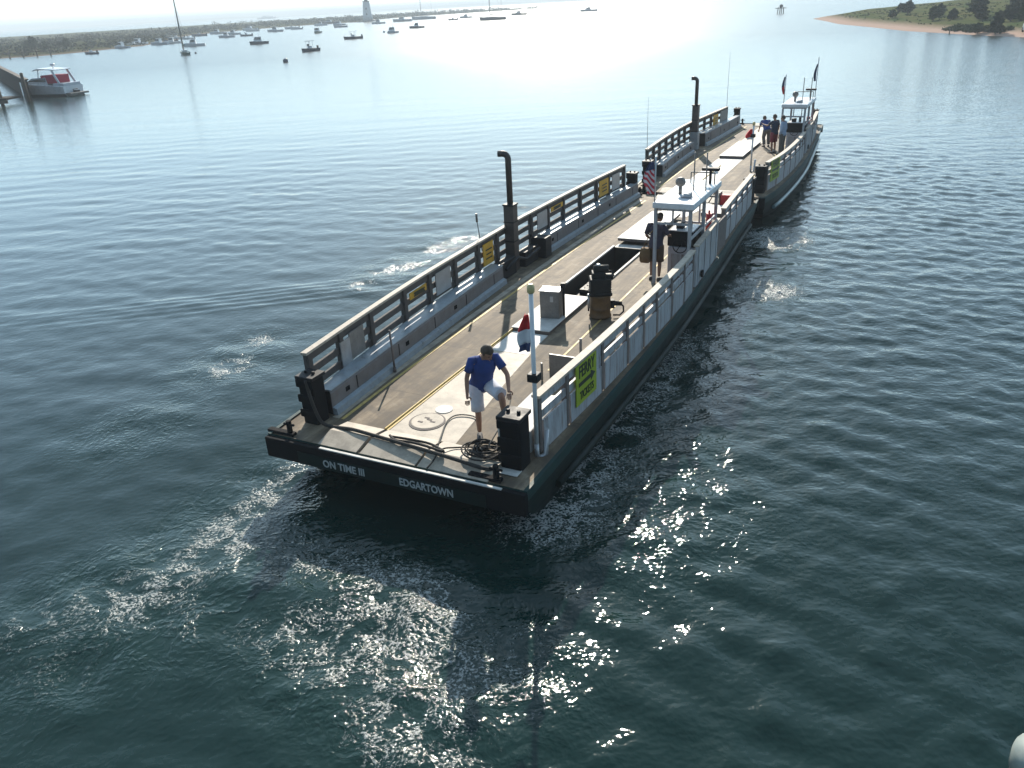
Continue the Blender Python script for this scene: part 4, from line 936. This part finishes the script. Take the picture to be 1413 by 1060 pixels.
def moored(kind, x, y, L, hd, hullm, label, topm='gel', mast=0, cat='boat', group='boats moored in the harbour'):
    name = {'sail': 'sailboat', 'cabin': 'cabin_boat', 'ttop': 'centre_console_boat', 'skiff': 'skiff', 'yawl': 'sailboat'}[kind]
    t = empty(name, (x, y, 0), R(hd), label, cat, group); B = L*.34 if kind != 'sail' else L*.29; fb = .11*L
    if kind in ('sail', 'yawl'): fb = .1*L
    boat_hull(L, B, fb, t, hullm)
    if kind in ('sail', 'yawl'):
        c = MB(); c.loft([[(-B*.28*k_, L*u, fb), (B*.28*k_, L*u, fb), (B*.22*k_, L*u, fb+.42), (-B*.22*k_, L*u, fb+.42)] for u, k_ in ((-.2,1),(.1,1),(.22,.6))], True, False, True, True); o = c.build('cabin_trunk', M['gel'], t)
        MB().box(-B*.29,-L*.12,fb+.15,B*.29,L*.06,fb+.28).build('cabin_window', M['glass'], o)
        MB().tube([(0,L*.1,fb),(0,L*.1,mast)], [.2,.13], 8).build('mast', M['spar'], t)
        s = MB(); s.tube([(0,L*.1-.05,fb+1.3),(0,-L*.36,fb+1.35)], .07, 8); o = s.build('boom', M['spar'], t)
        MB().tube([(0,L*.08,fb+1.5),(0,-L*.1,fb+1.62),(0,-L*.34,fb+1.48)], [.2,.18,.1], 8).build('sail_cover', M[topm], o)
        r = MB()
        for q_ in ((0,L*.5,fb+.3),(0,-L*.48,fb+.1),(B*.45,L*.06,fb),(-B*.45,L*.06,fb)): r.tube([q_, (0,L*.1,mast*.96)], .018, 4)
        r.build('rigging', M['alu'], t)
        if kind == 'yawl':
            MB().tube([(0,-L*.34,fb),(0,-L*.34,mast*.7)], [.08,.04], 8).build('mizzen_mast', M['spar'], t)
    elif kind == 'cabin':
        c = MB(); z0, z1 = fb-.05, fb+1.35
        rows = [[(-B*.38,-L*.12,z0),(B*.38,-L*.12,z0),(B*.36,L*.2,z0),(-B*.36,L*.2,z0)], [(-B*.34,-L*.1,z1),(B*.34,-L*.1,z1),(B*.3,L*.08,z1),(-B*.3,L*.08,z1)]]
        c.loft(rows, True, False, True, True); o = c.build('wheelhouse', M[topm], t)
        MB().box(-B*.38,-L*.16,z1+.01,B*.38,L*.12,z1+.09).build('hardtop', M['gel'], o)
        wdw = MB(); wdw.loft([[(-B*.375,-L*.07,z0+.62),(B*.375,-L*.07,z0+.62),(B*.36,L*.16,z0+.62),(-B*.36,L*.16,z0+.62)],[(-B*.355,-L*.07,z1-.15),(B*.355,-L*.07,z1-.15),(B*.325,L*.11,z1-.15),(-B*.325,L*.11,z1-.15)]], True, False, True, True); wdw.build('windows', M['glass'], o)
        f = MB(); f.loft([[(-B*.34,L*.18,fb-.1),(B*.34,L*.18,fb-.1),(B*.3,L*.2,fb+.35),(-B*.3,L*.2,fb+.35)],[(-B*.08,L*.4,fb+.1),(B*.08,L*.4,fb+.1),(B*.06,L*.38,fb+.3),(-B*.06,L*.38,fb+.3)]], True, False, True, True); f.build('foredeck', M['gel'], t)
        MB().tube([(0,-L*.08,z1+.09),(0,-L*.08,z1+1.4)], .03, 6).build('aerial', M['alu'], o)
        MB().box(-B*.3,-L*.52,-.1,B*.3,-L*.5,fb-.05).build('transom_panel', M[hullm], t)
    else:
        c = MB(); c.box(-B*.18,-L*.08,fb-.3,B*.18,L*.06,fb+.65); o = c.build('console', M['gel'], t, .03)
        MB().box(-B*.17,L*.061,fb+.6,B*.17,L*.075,fb+1.0).build('windscreen', M['glass'], o)
        if kind == 'ttop':
            tt = MB()
            for sx_ in (-1, 1):
                for yy in (-.12, .1): tt.tube([(sx_*B*.24,L*yy,fb-.2),(sx_*B*.22,L*yy,fb+1.6)], .035, 6)
            tt = tt.build('top_frame', M['alu'], t); MB().box(-B*.34,-L*.2,fb+1.6,B*.34,L*.16,fb+1.68).build('canopy_top', M[topm], tt, .02)
        e = MB(); e.box(-.2,-L*.53,fb-.15,.2,-L*.47,fb+.55); e.box(-.1,-L*.53,-.2,.1,-L*.49,fb-.15); e.build('outboard_motor', M['blackmetal'], t, .04)
        MB().box(-B*.34,-L*.3,fb-.18,B*.34,-L*.22,fb+.05).build('seat', M['tan'], t, .03)
    return t
moored('skiff', -121.1, 265.8, 4.8, 70, 'navyhull', 'small dark skiff alone off the left end of the marsh shore')
moored('skiff', -138.6, 341.6, 6.0, 95, 'gel', 'white open boat moored close under the scrubby left shore')
moored('cabin', -125.5, 332.8, 7.2, 80, 'gelgrey', 'grey cabin boat close under the shore left of the tall-masted sailboat')
moored('ttop', -134.7, 369.7, 6.5, 75, 'navyhull', 'dark boat with a pale top close under the shore, just left of the near sailboat')
moored('sail', -78.1, 222.6, 8.0, 25, 'greenhull', 'nearest sailboat, green hull and green sail cover, single mast above the shore', 'canvasg', 15.5, 'sailboat')
moored('cabin', -98.8, 291.7, 7.0, 100, 'gel', 'white cabin boat half hidden behind the green sailboat')
moored('cabin', -74.2, 279.0, 6.6, 140, 'navyhull', 'dark hulled cabin boat with white wheelhouse, second from the left of the loose moored row')
moored('skiff', -112.5, 404.4, 6.0, 80, 'navyhull', 'small low dark boat just behind the dark hulled cabin boat')
moored('ttop', -42.9, 205.0, 5.6, 150, 'navyhull', 'dark open boat with a flat top, nearest of the moored motorboats', 'canvasb')
moored('cabin', -76.9, 387.9, 6.8, 170, 'greenhull', 'dark green cabin boat seen end on beyond the nearest motorboat')
moored('ttop', -44.6, 280.4, 6.2, 120, 'navyhull', 'dark open boat with a white top, left of the lighthouse foot', 'gel')
moored('cabin', -37.1, 324.5, 6.0, 150, 'gelgrey', 'grey cabin boat just right of the lighthouse with a buoy beside it')
moored('cabin', -33.2, 385.4, 6.5, 100, 'navyhull', 'dark cabin boat right of the grey cabin boat, in front of a large pale yacht')
moored('cabin', -61.2, 601.6, 13.0, 85, 'gelgrey', 'long grey motor yacht lying against the spit')
moored('yawl', -50.5, 653.5, 18.0, 85, 'gelgrey', 'large pale two-masted yacht lying against the spit', 'canvasb', 19, 'yacht')
moored('skiff', -24.7, 550.5, 6.5, 120, 'navyhull', 'small dark open boat between the pale yacht and the long sailboat')
moored('cabin', -18.5, 614.9, 9.0, 95, 'gelgrey', 'small grey motorboat a little left of the long dark sailboat')
moored('yawl', -.1, 479.9, 14.5, 88, 'navyhull', 'long dark sailboat with two tall masts near the top edge', 'canvasb', 19, 'sailboat')
moored('cabin', 18.2, 621.1, 11.0, 92, 'navyhull', 'dark motorboat just right of the long dark sailboat')
moored('cabin', 66.7, 620.0, 12.0, 90, 'gelgrey', 'lone grey motorboat out past the end of the spit')
moored('cabin', -155.6, 570.0, 10.0, 85, 'gel', 'white motorboat against the shore between the two cabin boats')
moored('cabin', -116.1, 474.0, 8.5, 90, 'gelgrey', 'grey motorboat with white top against the shore')
moored('skiff', -122.0, 540.4, 9.0, 90, 'gel', 'low white launch against the shore left of the dark green boat')
moored('cabin', -125.8, 687.2, 13.0, 90, 'navyhull', 'dark motorboat by the marsh edge left of the lighthouse')
moored('skiff', -86.1, 502.4, 7.5, 95, 'gelgrey', 'low grey launch between the dark green boat and the lighthouse')
moored('cabin', -155.1, 500.2, 9.0, 85, 'gelgrey', 'pale grey cabin boat by the shore right of the green sailboat')
moored('ttop', -153.4, 463.8, 8.0, 90, 'canvasb', 'blue-topped boat by the shore right of the green sailboat', 'canvasb')
moored('cabin', -141.0, 352.0, 7.5, 85, 'gel', 'white cabin boat tucked against the scrub left of the grey shore boat', 'gelgrey')
moored('cabin', -131.0, 312.0, 6.0, 75, 'gelgrey', 'small grey cabin boat against the scrub right of the lone dark skiff')
moored('ttop', -150.0, 420.0, 8.0, 100, 'gel', 'white boat with dark top by the shore behind the green sailboat', 'navyhull')
for kd, x, y, L_, hd_, hm, lb, tm in (('cabin',-124,342,6.5,100,'gel','white cabin boat by the scrub just left of the green sailboat mast','gel'),
    ('skiff',-138,402,6.0,80,'gel','low pale skiff against the scrub behind the green sailboat','gel'),
    ('cabin',-119,396,7.0,95,'gelgrey','pale grey cabin boat between the green sailboat and the dark hulled cabin boat','gel'),
    ('cabin',-133,455,7.5,85,'gel','white cabin boat under the scrub left of the small low dark boat','gelgrey'),
    ('ttop',-142,525,8.0,90,'gel','white flat-topped boat tucked in the middle of the far scrub edge','gel'),
    ('cabin',-118,610,9.0,95,'gel','white cabin boat by the marsh edge above the nearest motorboat','gel'),
    ('cabin',-101,585,8.5,80,'gelgrey','pale grey cabin boat moored off the marsh left of the lighthouse foot','gel'),
    ('skiff',-113,512,7.0,90,'gel','low white launch off the marsh above the flat-topped dark boat','gel'),
    ('cabin',-72,560,8.5,92,'gel','white cabin boat just right of the lighthouse foot','gel')):
    moored(kd, x, y, L_, hd_, hm, lb, tm)
for x, y, r_, mk, lb in ((-38.9,163.0,.5,'navyhull','dark round mooring buoy in front of the nearest motorboat'),(-77.3,228.4,.28,'blackmetal','tiny dark buoy left of the green sailboat'),(-42.0,340.8,.5,'gelgrey','small pale buoy beside the grey cabin boat'),(-88,250,.3,'blackmetal','tiny buoy far left of the green sailboat')):
    t = empty('mooring_buoy', (x,y,0), 0, lb, 'buoy', 'mooring buoys')
    MB().ball((0,0,r_*.45), r_, r_, r_*.9).build('float', M[mk], t); MB().tube([(0,0,r_),(0,0,r_*1.7)], .05, 6).build('pickup_ring', M['alu'], t)

# motor cruiser at the dock: stern towards the open water
A_ = Vector((-52.9,110.4,0)); B_ = Vector((-61.8,113.4,0)); dv = (B_-A_); L = dv.length
t = empty('motor_cruiser', (A_+B_)/2, math.atan2(-dv.x, dv.y), 'white sport cruiser with a red cockpit cover moored against the timber dock', 'motor yacht')
Bm = 3.3
h = MB(); rows = []
for u in [i/14 for i in range(15)]:
    y = -L/2+.9 + (L-.9)*u; w_ = Bm/2*(1-max(0,(u-.45)/.55)**2.4); w_ = max(w_,.04); zt = 1.15 + .5*u
    rows.append([(-w_*.7,y,-.3),(-w_*.92,y,.25),(-w_,y,zt),(-w_*.9,y,zt+.04),(w_*.9,y,zt+.04),(w_,y,zt),(w_*.92,y,.25),(w_*.7,y,-.3)])
h.loft(rows, True, False, True, True); h.build('hull', M['gel'], t)
MB().box(-Bm/2*.92,-L/2,.15,Bm/2*.92,-L/2+.9,.38).build('swim_platform', M['grey'], t, .05)
MB().box(-Bm/2*.98,-L/2+.9,-.05,Bm/2*.98,L*.3,.28).build('boot_stripe', M['blackmetal'], t)
c = MB(); c.loft([[(-1.35,-L*.12,1.3),(1.35,-L*.12,1.3),(1.2,L*.3,1.5),(-1.2,L*.3,1.5)],[(-1.2,-L*.1,2.3),(1.2,-L*.1,2.3),(.9,L*.16,2.2),(-.9,L*.16,2.2)]], True, False, True, True); cb = c.build('deckhouse', M['gel'], t, .04)
c = MB(); c.loft([[(-1.37,-L*.1,1.75),(1.37,-L*.1,1.75),(1.15,L*.23,1.8),(-1.15,L*.23,1.8)],[(-1.25,-L*.1,2.2),(1.25,-L*.1,2.2),(.98,L*.17,2.12),(-.98,L*.17,2.12)]], True, False, True, True); c.build('side_windows', M['glass'], cb)
c = MB(); c.loft([[(-1.35,-L*.3,3.05),(1.35,-L*.3,3.05),(1.35,-L*.3,3.15),(-1.35,-L*.3,3.15)],[(-1.3,0,3.2),(1.3,0,3.2),(1.3,0,3.34),(-1.3,0,3.34)],[(-1.0,L*.12,3.0),(1.0,L*.12,3.0),(1.0,L*.12,3.1),(-1.0,L*.12,3.1)]], True, False, True, True); c.build('hardtop', M['gel'], t, .03)
c = MB()
for s in (-1,1):
    c.bar((s*1.35,-L*.34,1.3),(s*1.25,-L*.24,3.1),.12,.3); c.bar((s*1.2,L*.02,2.2),(s*1.1,0,3.2),.08,.12)
c.build('radar_arch', M['gel'], t, .02)
MB().box(-1.2,-L*.26,1.5,1.2,-L*.02,2.5).build('cockpit_curtain', M['canvasr'], t, .08)
c = MB(); c.lathe([(.06,0),(.06,.25),(.28,.3),(.32,.42),(.25,.55)], (0,-L*.15,3.25), 14); c.build('radar_dome', M['gelgrey'], t)
c = MB(); c.box(-1.45,-L/2+.92,1.0,1.45,-L/2+2.6,1.55); c.build('stern_seat', M['gelgrey'], t, .08)
c = MB(); c.tube([(-.6,-L/2+.4,.38),(-.6,-L/2+.4,.75),(.2,-L/2+.45,.75)], .05, 8); c.box(-.3,-L/2+.2,.39,.25,-L/2+.65,.62); c.build('dinghy_chocks', M['blackmetal'], t, .03)
# timber dock: bulkhead wall running back from the cruiser, low stage in front
t = empty('timber_dock', (-60,104,0), 0, 'dark timber dock with plank bulkhead and pilings at the left edge', 'dock')
def dk(x, y, z): return (x+60, y-104, z)
b = MB(); b.bar(dk(-56.7,105.6,1.05), dk(-92,162,1.05), .25, 2.5); b.build('plank_bulkhead', M['plank'], t)
b = MB(); b.bar(dk(-56.7,105.6,2.37), dk(-92,162,2.37), .6, .14); b.build('bulkhead_cap', M['pile'], t)
b = MB(); b.box(-20,-3.6,.55,3.2,-.4,.78); b.build('dock_stage', M['plank'], t, .02)
b = MB(); b.box(-20,-3.7,.2,3.3,-3.5,.56); b.build('stage_beam', M['pile'], t)
for x, y, zt in ((-56.3,104.2,3.25),(-57.7,101.0,2.6),(-62,100.6,2.2),(-66.5,100.6,2.2)):
    b = MB(); b.lathe([(.2,-.6),(.18,zt-.05),(.12,zt)], dk(x,y,0), 12); b.build('piling', M['pile'], t)
t = empty('dock_box', (-59.3,101.9,.785), 0, 'tan storage box standing on the low stage of the timber dock', 'box')
MB().box(-.9,-.5,0,.9,.5,1.0).build('box_body', M['tan'], t, .03); MB().box(-.95,-.55,1.0,.95,.55,1.1).build('lid', M['tan'], t, .03)

# lighthouse
t = empty('lighthouse', (-97.5,697.1,.6), 0, 'white tapering lighthouse tower standing at the end of the marsh spit', 'lighthouse')
MB().lathe([(4.2,0),(3.6,3),(3.1,7),(2.6,12.2),(2.5,13)], (0,0,.6), 24).build('tower', M['tower'], t)
MB().lathe([(6.2,-1.5),(6,.6),(4.2,.62)], (0,0,0), 24).build('stone_base', M['grey'], t)
g = MB(); g.lathe([(2.6,13.6),(3.1,13.7),(3.1,13.95),(1.6,14)], (0,0,0), 24); g = g.build('gallery', M['towerblack'], t)
MB().lathe([(1.5,14),(1.5,16.4)], (0,0,0), 12).build('lantern', M['glass'], t); MB().lathe([(1.8,16.4),(1.2,17.3),(.2,18.1)], (0,0,0), 12).build('lantern_roof', M['towerblack'], t)
for z in (4, 8): MB().box(-.4,-3.9+.1*z,z,.4,-3.3+.08*z,z+1.3).build('window', M['glass'], t)
# channel beacon
t = empty('channel_beacon', (101.9,314.1,0), R(20), 'dark pile channel beacon standing in the open water left of the beach point', 'beacon')
for x, y in ((-.9,-.6),(.9,-.6),(-.9,.7),(.9,.7)): MB().tube([(x,y,-1),(x*.75,y*.75,2.1)], .16, 8).build('pile', M['pile'], t)
MB().box(-1.5,-1.2,1.7,1.5,1.2,1.9).build('platform', M['plank'], t); b = MB(); b.box(-.12,-.12,1.9,.12,.12,3.0); b.box(-.7,-.2,2.1,.7,-.12,2.9); b.build('dayboard', M['towerblack'], t)
# ship far out
t = empty('passenger_ship', (-635.5,2521,0), R(80), 'grey passenger ship far out beyond the spit on the horizon', 'ship'); t.scale = (.7,.7,.7)
boat_hull(84, 15, 5.0, t, 'gelgrey', .12)
MB().box(-6,-30,4.5,6,20,8.5).build('superstructure', M['gel'], t, .4); MB().box(-5,0,8.5,5,16,11.5).build('bridge', M['gel'], t, .4)
MB().lathe([(1.6,8),(1.4,14)], (0,-8,0), 12).build('funnel', M['gelgrey'], t); MB().tube([(0,8,11),(0,8,18)], .4, 6).build('mast', M['gelgrey'], t)
# pier piling at the corner beside the photographer
t = empty('pier_piling', (3.66,4.02,.0), 0, 'white-capped timber piling at the bottom right corner', 'piling')
MB().lathe([(.2,-1),(.19,2.9),(.17,2.93)], (0,0,0), 20).build('post', M['pile'], t)
MB().lathe([(.205,2.80),(.21,2.94),(.2,2.99),(.1,3.05),(.02,3.07)], (0,0,0), 20).build('white_cap', M['pilecap'], t)

# ------------------------------------------------------------------ land
def terrain(name, poly, hmax, slope, step, mat, bumps=.3):
    """land inside a shoreline polygon: height grows with distance from the shore"""
    P = np.array(poly, float); x0, y0 = P.min(0)-2; x1, y1 = P.max(0)+2
    xs = np.arange(x0, x1+step, step); ys = np.arange(y0, y1+step, step); gx, gy = np.meshgrid(xs, ys)
    ins = np.zeros_like(gx, bool); dm = np.full_like(gx, 1e9)
    for (ax, ay), (cx, cy) in zip(P, np.roll(P, -1, 0)):
        cond = ((ay > gy) != (cy > gy)) & (gx < (cx-ax)*(gy-ay)/((cy-ay) if cy != ay else 1e-9) + ax); ins ^= cond
        ex, ey = cx-ax, cy-ay; tt = np.clip(((gx-ax)*ex+(gy-ay)*ey)/(ex*ex+ey*ey), 0, 1); dm = np.minimum(dm, np.hypot(gx-ax-tt*ex, gy-ay-tt*ey))
    s = np.where(ins, dm, -dm); hgt = np.where(s > 0, hmax*(1-np.exp(-np.maximum(s,0)*slope/hmax)), s*.15)
    nz = sum(np.sin(gx*f_*a_ + 3*i)*np.sin(gy*f_*b_ + i) for i, (f_, a_, b_) in enumerate(((.11,1,.8),(.23,.7,1.1),(.41,1.2,.6))))/3
    hgt = hgt + np.where(s > 3, nz*bumps*np.clip((s-3)/10, 0, 1), 0); hgt = np.maximum(hgt, -.6)
    V = np.stack([gx, gy, hgt], -1).reshape(-1,3); n = len(xs); I = np.arange(len(V)).reshape(len(ys), n)
    F = np.stack([I[:-1,:-1], I[:-1,1:], I[1:,1:], I[1:,:-1]], -1).reshape(-1,4)
    keep = (hgt.reshape(-1)[F] > -.55).any(1); F = F[keep]
    me = bpy.data.meshes.new(name); me.from_pydata(V.tolist(), [], F.tolist()); me.polygons.foreach_set('use_smooth', [True]*len(F)); me.materials.append(mat)
    o = bpy.data.objects.new(name, me); COL.objects.link(o); tag(o, kind='structure')
    def hq(x, y):
        i = min(max(int(round((y-ys[0])/step)),0),len(ys)-1); j = min(max(int(round((x-xs[0])/step)),0),n-1); return float(hgt[i,j]), float(s[i,j])
    return o, hq
def ground_mat(name, sand, g1, g2, zs, ze):
    m, nt, p = newmat(name); geo = nt.new('ShaderNodeNewGeometry').outputs['Position']
    z = nt.new('ShaderNodeSeparateXYZ', inp={0: geo}).outputs[2]
    n1 = nt.new('ShaderNodeTexNoise', inp={'Vector': geo, 'Scale': .22, 'Detail': 8.0, 'Roughness': .65}).outputs[0]
    n2 = nt.new('ShaderNodeTexNoise', inp={'Vector': geo, 'Scale': 1.8, 'Detail': 6.0, 'Roughness': .7}).outputs[0]
    g = nt.mix(nt.ramp(n1, [(.38,0.0),(.62,1.0)]), g1, g2); g = nt.mix(nt.ramp(n2, [(.5,0.0),(.7,.7)]), g, tuple(c*.5 for c in g1))
    f = nt.new('ShaderNodeMapRange', inp={0: nt.math('ADD', z, nt.math('MULTIPLY', nt.math('SUBTRACT', n2, .5), .5)), 1: zs, 2: ze}).outputs[0]
    nt.l.new(nt.mix(f, sand, g), p.inputs['Base Color']); p.inputs['Roughness'].default_value = .95; p.inputs['Specular IOR Level'].default_value = 0
    nt.l.new(nt.new('ShaderNodeBump', inp={'Strength': .6, 'Distance': .15, 'Height': n2}).outputs[0], p.inputs['Normal'])
    return m
M['leafA'] = paint('dark_cedar_leaves', (.022,.036,.024), .8, .45, .8, spec=.05)
M['leafB'] = paint('grey_green_scrub_leaves', (.032,.04,.024), .85, .4, .5, spec=.05)
M['leafC'] = paint('bayberry_leaves', (.035,.055,.025), .8, .4, .7, spec=.05)
def leaf_cloud(mb, c, rx, rz, n, size, rngl, flat=0):
    for _ in range(n):
        v = Vector((rngl.gauss(0,1), rngl.gauss(0,1), rngl.gauss(0,1))).normalized()*(rngl.random()**.45)
        p_ = Vector((c[0]+v.x*rx, c[1]+v.y*rx, c[2]+v.z*rz)); s = size*rngl.uniform(.6,1.4)
        a = Vector((rngl.gauss(0,1), rngl.gauss(0,1), rngl.gauss(0,.6))).normalized(); b_ = a.cross(Vector((rngl.gauss(0,1), rngl.gauss(0,1), rngl.gauss(0,1)))).normalized()
        mb.add([p_-a*s, p_+b_*s*.45, p_+a*s, p_-b_*s*.45], [(0,1,2,3)])
def make_tree(name, h, spread, mk, seed, conical, label, x, y, z, group, cat='tree'):
    r_ = random.Random(seed); t = empty(name, (x,y,z), r_.uniform(0,6), label, cat, group)
    tk = MB(); tk.tube([(0,0,-.3),(.04*h,.02*h,h*.4),(.02*h,0,h*.8)], [.045*h,.03*h,.008*h], 8)
    cl = MB(); nb_ = 14
    for i in range(nb_):
        u = (i+.5)/nb_; zz = h*(.16+.8*u); wd = spread*((1-u)**.7 if conical else math.sin(math.pi*(.2+.75*u))**.8)*r_.uniform(.55,1.0); an = i*2.4+r_.uniform(-.4,.4)
        ex, ey = wd*.6*math.cos(an), wd*.6*math.sin(an)
        tk.tube([(.03*h,0,zz*.75),(ex*.7,ey*.7,zz)], [.012*h,.004*h], 5)
        leaf_cloud(cl, (ex, ey, zz), max(.25,wd*.55), h*.10, 120, .055*h+.05, r_)
    tk.build('trunk', M['pile'], t); cl.build('crown', M[mk], t); return t

beach_poly = [(89,246),(84,222),(79.5,203),(77,179),(74.5,158),(75,146),(75.5,135),(76.5,124),(79,100),(84,70),(140,40),(330,60),(420,260),(360,330),(240,330),(160,300),(118,280),(100,262)]
mat_b = ground_mat('dune_ground', (.40,.29,.235), (.062,.085,.035), (.11,.105,.05), .3, .9)
beach, hq = terrain('beach_terrain', beach_poly, 3.4, .16, 1.0, mat_b, .35)
shore_poly = [(-260,90),(-200,200),(-153,268),(-140,272),(-134,290),(-130,330),(-141,400),(-165,470),(-172,551),(-150,650),(-124,700),(-96,688),(-88,705),(-105,800),(-90,900),(-30,1000),(55,1116),(70,1140),(20,1200),(-120,1330),(-330,1300),(-480,1000),(-560,700),(-600,300)]
mat_s = ground_mat('marsh_ground', (.20,.15,.12), (.05,.06,.03), (.08,.075,.04), .0, .35)
shore, hs = terrain('shore_terrain', shore_poly, 1.5, .05, 4.0, mat_s, .25)
# distant coast
def ridge(name, x0, x1, y0, prof, mk):
    b = MB(); n = 80; rows = [[], [], []]
    for i in range(n+1):
        u = i/n; x = x0+(x1-x0)*u; hh = prof(u)
        rows[0].append((x, y0-200, -.5)); rows[1].append((x, y0, hh)); rows[2].append((x, y0+600, -.5))
    b.loft(rows, False, True); o = b.build(name, M[mk]); tag(o, kind='structure'); return o
ridge('far_coast_hills', -2600, 800, 5200, lambda u: max(0, 13*math.sin(math.pi*u)**.5*(.55+.25*math.sin(9*u)+.2*math.sin(23*u+1)) + 10*math.exp(-((u-.72)/.12)**2)), 'leafC')
# scrub covering the low shore
r_ = random.Random(3); sc = MB()
for _ in range(6500):
    u = r_.random(); y = 262 + 880*u**1.5
    x = r_.uniform(-330, 60); hh, s = hs(x, y)
    if s < 3 or s > 130: continue
    if s > 60 and r_.random() < .6: continue
    k = r_.uniform(.5,1.5)*(1.0 + y/900); leaf_cloud(sc, (x, y, hh+k*.45), k*1.5, k*.6, 16, .34*k, r_)
scrub = sc.build('shore_scrub', M['leafB']); tag(scrub, kind='stuff')
shore_trees = [(-166,320,4.3),(-160,317,2.8),(-172,327,2.6),(-178,345,3.4),(-150,312,3.4),(-205,360,5.5)]
for i, (x, y, hgt) in enumerate(shore_trees):
    make_tree('shore_tree', hgt, hgt*.5, 'leafC', 40+i, False, ['tallest dark tree standing above the marsh scrub at the left edge','low rounded tree in the scrub beside the tallest one','dark bushy tree behind the tallest one in the left scrub','broad tree farther back in the left scrub','low tree right of the others in the left scrub','tree at the back of the left marsh'][i], x, y, hs(x,y)[0]-.1, 'trees on the marsh shore')
# old pile row along the left shore
t = empty('shore_pier', (-150,262,0), 0, 'low timber pier on a row of dark posts in front of the left scrub', 'pier')
MB().bar((-14,-2,1.5),(16,8.0,1.5), 1.6, .2).build('pier_deck', M['plank'], t)
for k in range(9):
    x = -13+28*k/8; y = -2.6+10*k/8; MB().tube([(x,y,-.6),(x,y,2.3)], .2, 8).build('pile', M['pile'], t)
# beach vegetation
trees = [('cedar_tree',76.6,133.5,2.9,1.7,'leafA',True,'lone dark cedar near the beach straight above its reflection'),('shrub',74.9+1.2,137.5,1.6,1.3,'leafC',False,'rounded dark green shrub left of the lone cedar'),
 ('cedar_tree',92,196,2.8,1.5,'leafA',False,'dark bushy cedar on the crest nearest the point'),('shrub',86,190,1.7,1.2,'leafC',False,'small dark shrub on the grass below the crest cedar'),('shrub',99,214,1.6,1.2,'leafC',False,'small shrub alone nearest the tip of the point'),('shrub',94,204,2.0,1.1,'leafA',False,'upright shrub between the lone tip shrub and the crest cedar')]
for i, (nm, x, y, hgt, sp, mk, con, lb) in enumerate(trees):
    make_tree(nm, hgt, sp, mk, 70+i, con, lb, x, y, hq(x,y)[0]-.1, 'trees and shrubs on the beach land', 'tree' if nm == 'cedar_tree' else 'shrub')
back = [(84.5,147,1.9),(86.5,144,2.1),(88,141,2.0),(89.5,138,2.2),(86,155,2.2),(88.5,150,2.4),(91,146,2.6),(92,141,2.4),(85,163,2.0),(84,168,2.6),(88,160,3.2),(92,168,3.4),(90,152,3.6),(96,156,4.2),(86,146,2.8),(95,142,4.0),(101,150,4.6),(91,136,3.2),(104,160,4.4),(108,142,4.8),(98,132,4.0),(90,178,2.4),(97,176,3.2),(112,170,4.2),(106,128,4.5),(120,150,5.0),(116,130,5.0)]
for i, (x, y, hgt) in enumerate(back):
    make_tree('wood_tree', hgt, hgt*.62, ('leafA','leafC')[i%2], 100+i, False, 'dark tree in the thick wood behind the beach dunes', x, y, hq(x,y)[0]-.15, 'dark wood behind the beach')
r_ = random.Random(9); sc = MB()
for _ in range(500):
    y = r_.uniform(112, 150); x = 76.5 + r_.uniform(0, 3.5) + (1.5 if y < 124 else 0); hh, s = hq(x, y)
    if s < 1.2 or (y < 134 and x > 76.8): continue
    k = r_.uniform(.25,.55); leaf_cloud(sc, (x, y, hh+k*.5), k*1.1, k*.7, 26, .16, r_)
for _ in range(900):
    y = r_.uniform(110, 240); x = 76 + r_.uniform(0, 40); hh, s = hq(x, y)
    if s < 5 or y < 134: continue
    k = r_.uniform(.15,.4); leaf_cloud(sc, (x, y, hh+k*.3), k*1.2, k*.5, 12, .14, r_)
tag(sc.build('beach_scrub', M['leafC']), kind='stuff')
b = MB(); b.box(.0,0,0,.15,.15,1.0)
o = MB().tube([(0,0,-.4),(0.02,0,.9)], .09, 8).build('marker_post', M['pile']); o.location = (74.2,142.5,0); tag(o, 'single short post standing at the water edge of the beach', 'post')
# parked vehicle at the right edge
t = empty('parked_van', (79.4,129.6,hq(79.4,129.6)[0]), R(-30), 'white van parked behind the beach at the right edge', 'van')
def vanrow(y, z0, z1, w_): return [(-w_,y,z0),(w_,y,z0),(w_,y,z1*.6),(w_*.82,y,z1),(-w_*.82,y,z1),(-w_,y,z1*.6)]
MB().loft([vanrow(-2.3,.35,1.1,.8),vanrow(-2.2,.3,1.8,.9),vanrow(.9,.3,1.9,.9),vanrow(1.5,.3,1.3,.9),vanrow(2.3,.35,1.0,.8)], True, False, True, True).build('body', M['gel'], t, .05)
for s in (-1,1): MB().box(s*.84-.06,-1.9,1.15,s*.84+.06,.8,1.6).build('side_window', M['glass'], t)
for s in (-1,1):
    for yy in (-1.5,1.5): MB().tube([(s*.78,yy,.32),(s*.95,yy,.32)], .33, 14).build('wheel', M['black'], t)
